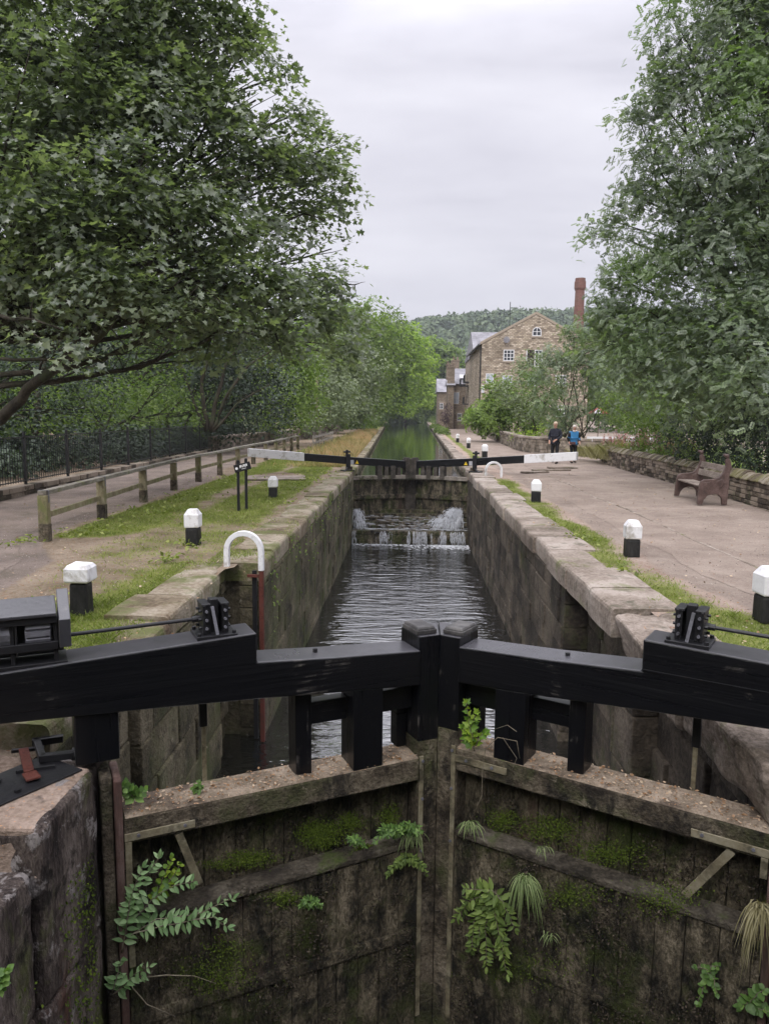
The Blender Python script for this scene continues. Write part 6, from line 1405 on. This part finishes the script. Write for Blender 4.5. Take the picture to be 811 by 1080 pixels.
def tuft(name, label, o, n, ln, mat, droop=.8, wd=.006, cat='grass tuft'):
    P = np.array([tuple(Vector((rnd.gauss(0, .02), rnd.gauss(0, .02)-.02, rnd.gauss(0, .012)))) for i in range(n)]); t = thing(name, label, cat, o)
    k = 7; V = []; F = []
    for i in range(n):
        a = rnd.uniform(-1.2, 1.2); L = ln*rnd.uniform(.5, 1.1); dx = Vector((math.sin(a), -.5-rnd.random()*.5, .9)).normalized(); w0 = wd*rnd.uniform(.6, 1.2); b0 = len(V); dr = droop*rnd.uniform(.6, 1.3)
        for j in range(k):
            s_ = j/(k-1); p = Vector(P[i])+dx*L*s_+Vector((0, 0, -dr*L*s_**2.2)); ww = w0*(1-s_)**.7+.0004; V += [p+Vector((-ww, 0, 0)), p+Vector((ww, 0, 0))]
        F += [(b0+2*j, b0+2*j+1, b0+2*j+3, b0+2*j+2) for j in range(k-1)]
    me = bpy.data.meshes.new(name); me.from_pydata([tuple(v) for v in V], [], F); at_ = me.attributes.new('tint', 'FLOAT', 'POINT'); at_.data.foreach_set('value', [((i//(2*k))*.37) % 1 for i in range(len(V))]); me.materials.append(M[mat])
    b_ = bpy.data.objects.new('blades', me); C.objects.link(b_); b_.parent = t; return t
M['tuft_green'] = leaf_mat('tuft_green', (.10, .15, .05), (.19, .25, .10), (.30, .35, .17), .3, .6, .3)
M['tuft_dry'] = leaf_mat('tuft_dry', (.16, .14, .07), (.28, .25, .14), (.42, .38, .24), .3, .7, .2)
tuft('grass_tuft', 'pale green drooping grass tuft beside the seedling on the right leaf', on_leaf(552, 925, 1, -.05), 90, .26, 'tuft_green', 1.5)
tuft('grass_tuft', 'large drooping half dead grass tuft cut by the right edge', on_leaf(800, 955, 1, -.06), 150, .34, 'tuft_dry', 1.5)
tuft('grass_tuft', 'grass tuft under the fern near the mitre post', on_leaf(436, 878, -1, -.05), 60, .16, 'tuft_green', 1.2)
tuft('grass_tuft', 'thin grass hanging left of the strap on the right leaf', on_leaf(495, 868, 1, -.05), 50, .14, 'tuft_green', 1.1)
tuft('grass_tuft', 'few curled grass blades on the right middle rail', on_leaf(568, 893, 1, -.05), 12, .12, 'tuft_green', 1.0)
tuft('grass_tuft', 'sparse blades dangling from the planks under the pale grass tuft', on_leaf(580, 985, 1, -.05), 14, .13, 'tuft_green', 1.0)
plant('ragged_weed', 'ragged yellowing weed low on the right leaf', 'plant', [OL([(750, 1030), (745+a, 1030+b), (742+c, 1035+d)], 1, -.06) for a, b, c, d in ((0, -8, -8, -14), (8, 4, 14, 14), (4, -10, 16, -16), (-3, 10, -6, 24))], 'leaf_weed', tmpl_broad(), .05, .03)
plant('ragged_weed', 'fresh green weed at the lower right corner of the gate', 'plant', [OL([(790, 1058), (788+a, 1056+b), (790+c, 1052+d)], 1, -.06) for a, b, c, d in ((-6, 4, -10, 12), (8, -4, 16, -8), (10, 8, 20, 16))], 'leaf_weed', tmpl_broad(), .07, .03)
o1 = Vector((MO[0], MO[1], 0))+Vector((math.cos(R(31))*.22, -math.sin(R(31))*.22, 0))
plant('ivy_sprig', 'yellow green ivy sprig climbing the right mitre post', 'plant', [OL([(500, 792), (498, 775), (494, 760), (492, 742)], 1, -.05), OL([(500, 790), (506, 778), (512, 772)], 1, -.05), OL([(498, 785), (492, 775), (488, 768)], 1, -.06), OL([(500, 780), (497, 765), (503, 752)], 1, -.05)], 'leaf_sprig', tmpl_maple(), .085, .028, fan=1)
t = thing('dead_twig', 'dry bramble stem trailing down from the ivy sprig', 'twig', on_leaf(540, 775, 1, -.05)); mb = MB()
mb.tube([p-t.location for p in OL([(548, 800), (545, 782), (525, 778), (512, 790), (509, 812), (508, 840), (500, 858)], 1, -.05)], .003, 5)
for l in ([(520, 770), (535, 765), (545, 772)], [(530, 778), (545, 800), (540, 812)]): mb.tube([p-t.location for p in OL(l, 1, -.05)], .002, 4)
mb.build('stem', 'twig', t, smooth=True)
def seed(label, p, size, mat='leaf_weed', n=5, cat='plant'):
    st = [[Vector(p), Vector(p)+Vector((rnd.uniform(-1, 1)*.6, rnd.uniform(-.6, 0), rnd.uniform(.4, 1)))*size] for i in range(n)]
    plant('small_weed', label, cat, [[a, a.lerp(b, .5), b] for a, b in st], mat, tmpl_broad(), size*.55, size*.3, sr=.0015)
seed('tiny weed growing on the left top rail below the paddle rod', on_leaf(209, 834, -1, .1), .07)
seed('small weed at the left end of the top rail beside the heel post', on_leaf(142, 842, -1, .05), .13, n=7)
seed('pale leafed weed on the near left wing wall', Vector((-2.0, 3.35, -.72)), .13, n=7)
seed('weed growing on the right recess stones above the beam', Vector((2.5, 7.2, -.35)), .16, n=6)
P = []; T = []
for i in range(16000):
    y = rnd.uniform(5.0, 12.5); x = (-2.45 if y < 10.5 else -2.1)-rnd.random()*.75
    e = (x+2.45 if y < 10.5 else x+2.1); g = noise.noise(Vector((x*2.6, y*1.3, 7)))+.3*noise.noise(Vector((x*9, y*8, 1)))-.9*(e+.42)
    if g < rnd.uniform(-.05, .3): continue
    P.append((x, y, -.004)); T.append(rnd.random())
blades('coping_grass', 'thin grass and moss growing over the worn near left coping', 'grass', np.array(P), NR.uniform(.012, .04, len(P)), np.array(T), 'grass_blade', .6, .010)
# moss on the middle rails and planks
def moss(label, cs, sgn):
    P = []; N = []
    th = R(27 if sgn < 0 else 31); nn = Vector((-sgn*math.sin(th), -math.cos(th), 0))
    for (px, py, rx, ry, n, v) in cs:
        for i in range(int(n*2.2)):
            p = on_leaf(px+rnd.gauss(0, rx*.5)+5*math.sin(i*1.7), py+rnd.gauss(0, ry*.5), sgn, v-rnd.random()*.010); P.append(tuple(p)); N.append(tuple(nn+Vector((0, 0, .6))))
    P = np.array(P); tag(leaves('moss', P, np.array(N)+NR.normal(size=P.shape)*.5, NR.uniform(.005, .015, len(P)), NR.random(len(P)), tmpl_quad(.8), 'moss'), label, 'moss', kind='stuff')
moss('bright green moss cushions along the left gate planks', [(338, 880, 22, 14, 1500, .13), (370, 868, 12, 10, 350, .13), (265, 905, 26, 8, 420, .1), (300, 948, 16, 8, 260, -.045), (410, 860, 10, 14, 280, .12), (385, 895, 8, 5, 200, .05), (240, 912, 30, 6, 260, .1), (230, 1030, 40, 22, 500, -.045), (240, 1000, 25, 14, 160, -.045)], -1)
moss('dull moss patches along the right gate planks', [(580, 875, 34, 16, 600, .13), (640, 900, 40, 14, 600, .13), (530, 865, 16, 12, 300, .13), (600, 945, 40, 14, 300, -.045), (700, 950, 36, 20, 380, -.045), (560, 1020, 50, 25, 260, -.045)], 1)
P = []; 
for i in range(2600):
    y = 4.5-abs(rnd.gauss(0, .32)); z = -rnd.uniform(.7, 4.2); 
    if noise.noise(Vector((y*3, z*1.3, 4)))+(y-3.9) < -.05: continue
    P.append((-1.995+rnd.random()*.012, y, z))
P = np.array(P); tag(leaves('moss', P, np.tile((1., 0, .5), (len(P), 1))+NR.normal(size=P.shape)*.5, NR.uniform(.01, .026, len(P)), NR.random(len(P)), tmpl_quad(.8), 'moss'), 'moss growing down the corner of the near left wing wall', 'moss', kind='stuff')
# wall plants inside the lock
P = []
for i in range(900):
    y = rnd.uniform(10.7, 27); z = -abs(rnd.gauss(0, .5))-.05
    if noise.noise(Vector((y*1.1, z*1.6, 8))) < .1: continue
    P.append((-2.02, y, z))
P = np.array(P); tag(leaves('wall_weeds', P, np.tile((1., 0, .4), (len(P), 1))+NR.normal(size=P.shape)*.5, NR.uniform(.03, .07, len(P)), NR.random(len(P)), tmpl_quad(.7), 'leaf_mid'), 'small weeds sprouting from the left lock wall joints', 'weeds', kind='stuff')

# ------------------------------------------------------------------ flowers and bushes by the right wall
def flower(label, px, py, Y, n, h, sp):
    b = at(px, py, Y); b.z = .3; t = thing('willowherb', label, 'flowers', b, 0, 'pink flowers behind the stone wall'); mb = MB(); P = []; PP = []
    for i in range(n):
        a = Vector((rnd.gauss(0, sp), rnd.gauss(0, sp*.7), 0)); L = h*rnd.uniform(.7, 1.15); tp = a+Vector((rnd.gauss(0, .12), rnd.gauss(0, .12), L)); mb.tube([a, a.lerp(tp, .5)+Vector((rnd.gauss(0, .02), 0, 0)), tp], [.006, .005, .003], 4)
        for k in range(46): f = rnd.random()**.8; q = a.lerp(tp, f*.75)+Vector((rnd.gauss(0, .07), rnd.gauss(0, .07), 0)); P.append(tuple(q))
        for k in range(30): f = rnd.random(); q = a.lerp(tp, .62+.4*f)+Vector((rnd.gauss(0, .035), rnd.gauss(0, .035), 0))*(1.2-f); PP.append(tuple(q))
    mb.build('stem', 'twig', t); P = np.array(P); PP = np.array(PP)
    leaves('leaves', P, NR.normal(size=P.shape)+np.array((0, 0, .8)), NR.uniform(.07, .13, len(P)), NR.random(len(P)), tmpl_quad(.35), 'leaf_mid', t)
    leaves('flowers', PP, NR.normal(size=PP.shape), NR.uniform(.04, .075, len(PP)), NR.random(len(PP)), tmpl_quad(.8), 'pink', t)
flower('tallest pink willowherb clump over the wall, left of the elder', 678, 470, 33, 44, 1.15, .35)
flower('pale pink willowherb clump nearest the walkers', 652, 470, 35.5, 34, .95, .35)
flower('pink willowherb clump mixed with green leaves nearer the bench', 702, 470, 30.5, 36, 1.05, .35)
flower('thin pink willowherb at the end of the row of flowers', 722, 470, 28.2, 18, .9, .3)
P = []; T = []; H = []
for (px, Y, r, n, h) in ((640, 35, .4, 800, .75), (624, 36.5, .35, 600, .6), (654, 34.5, .35, 600, .7), (612, 38, .25, 300, .4)):
    c = at(px, 470, Y)
    for i in range(n): P.append((c.x+rnd.gauss(0, r), Y+rnd.gauss(0, r*1.4), .2)); H.append(h*rnd.uniform(.5, 1.2)); T.append(rnd.random())
blades('wall_grass', 'feathery yellow green grasses spilling over the end of the right wall', 'grass', np.array(P), np.array(H)*1.25, np.array(T), 'tuft_dry', .6, .016)
tuft('reed_plume', 'single curved tan plume standing among the pink flowers', Vector((at(657, 465, 34.5).x, 34.5, .7)), 26, 1.0, 'dry_blade', .5, .012, 'grass plume')

# ------------------------------------------------------------------ air
hm = bpy.data.materials.new('haze'); hm.use_nodes = True; nt = hm.node_tree; nt.nodes.clear(); pv = nt.nodes.new('ShaderNodeVolumePrincipled'); o_ = nt.nodes.new('ShaderNodeOutputMaterial')
pv.inputs['Color'].default_value = (.86, .90, .98, 1); pv.inputs['Density'].default_value = .0003; nt.links.new(pv.outputs[0], o_.inputs['Volume'])
mb = MB(); mb.span(-3050, 3050, -350, 3550, -8, 130); M['haze'] = hm
tag(mb.build('haze', 'haze'), kind='stuff')

P = []
for i in range(5200):
    y = 5.6+rnd.random()**1.5*28; x = rnd.uniform(-9, -2.1) if rnd.random() < .5 else rnd.uniform(2.3, 8.3)
    if noise.noise(Vector((x*.9, y*.6, 3)))+rnd.uniform(-.3, .3) < .0: continue
    P.append((x, y, max(gz(x, y), 0 if abs(x) < 2.9 else -9)+.006))
P = np.array(P); tag(leaves('fallen_leaves', P, NR.normal(size=P.shape)*.3+np.array((0, 0, 1)), NR.uniform(.015, .05, len(P)), NR.random(len(P)), tmpl_quad(.7), 'litter'), 'small dry fallen leaves scattered over paths and copings', 'fallen leaves', kind='stuff')
P = []
for i in range(9000):
    y = 5.4+rnd.random()**1.6*22; x = rnd.uniform(3.4, 8.2) if rnd.random() < .55 else rnd.uniform(-7.5, -2.6)
    P.append((x, y, gz(x, y)-.014))
P = np.array(P); M['grit'] = leaf_mat('grit', (.13, .105, .09), (.28, .23, .195), (.46, .40, .35), .0, .9, .1)
tag(leaves('gravel', P, NR.normal(size=P.shape)*.5+np.array((0, 0, 1)), NR.uniform(.008, .024, len(P)), NR.random(len(P)), (np.array([(-.4, 0, 0), (.4, 0, 0), (.3, .7, 0), (-.3, .8, 0), (0, .4, .45)]), [(0, 1, 4), (1, 2, 4), (2, 3, 4), (3, 0, 4)]), 'grit'), 'loose gravel lying on the paths', 'gravel', kind='stuff')

def growth(label, sgn, n, mat, sz):
    th = R(27 if sgn < 0 else 31); nn = np.array((-sgn*math.sin(th), -math.cos(th), .3)); d = Vector((sgn*math.cos(th), -math.sin(th), 0)); vv = Vector((sgn*math.sin(th), math.cos(th), 0)); P = []
    while len(P) < n:
        u = rnd.uniform(.2, 2.4); z = rnd.uniform(-3.6, -.85)
        if noise.noise(Vector((u*2.2, z*1.6, sgn*4)))+.5*noise.noise(Vector((u*9, z*5, sgn))) < rnd.uniform(-.05, .35): continue
        zl_ = -1.36 if sgn < 0 else -1.24; v = (.14 if z > zl_+.02 else -.043)-rnd.random()*.012
        if z > zl_+.02 and z > zl_+.5: continue
        P.append(tuple(Vector((MO[0], MO[1], z))+d*u+vv*v))
    P = np.array(P); tag(leaves('wall_growth', P, NR.normal(size=P.shape)*.7+nn, NR.uniform(*sz, n), NR.random(n)**1.6, tmpl_quad(.5), mat), label, 'growth', kind='stuff')
M['root_crust'] = leaf_mat('root_crust', (0.015, 0.012, 0.009), (0.045, 0.035, 0.026), (0.1, 0.08, 0.06), .05, .8, .2)
growth('crust of dead roots and dirt on the left gate planks', -1, 6000, 'root_crust', (.008, .03))
growth('crust of dead roots and dirt on the right gate planks', 1, 6000, 'root_crust', (.008, .03))
growth('thin green algae tufts over the left gate planks', -1, 2600, 'moss', (.004, .011))
growth('thin green algae tufts over the right gate planks', 1, 2600, 'moss', (.004, .011))
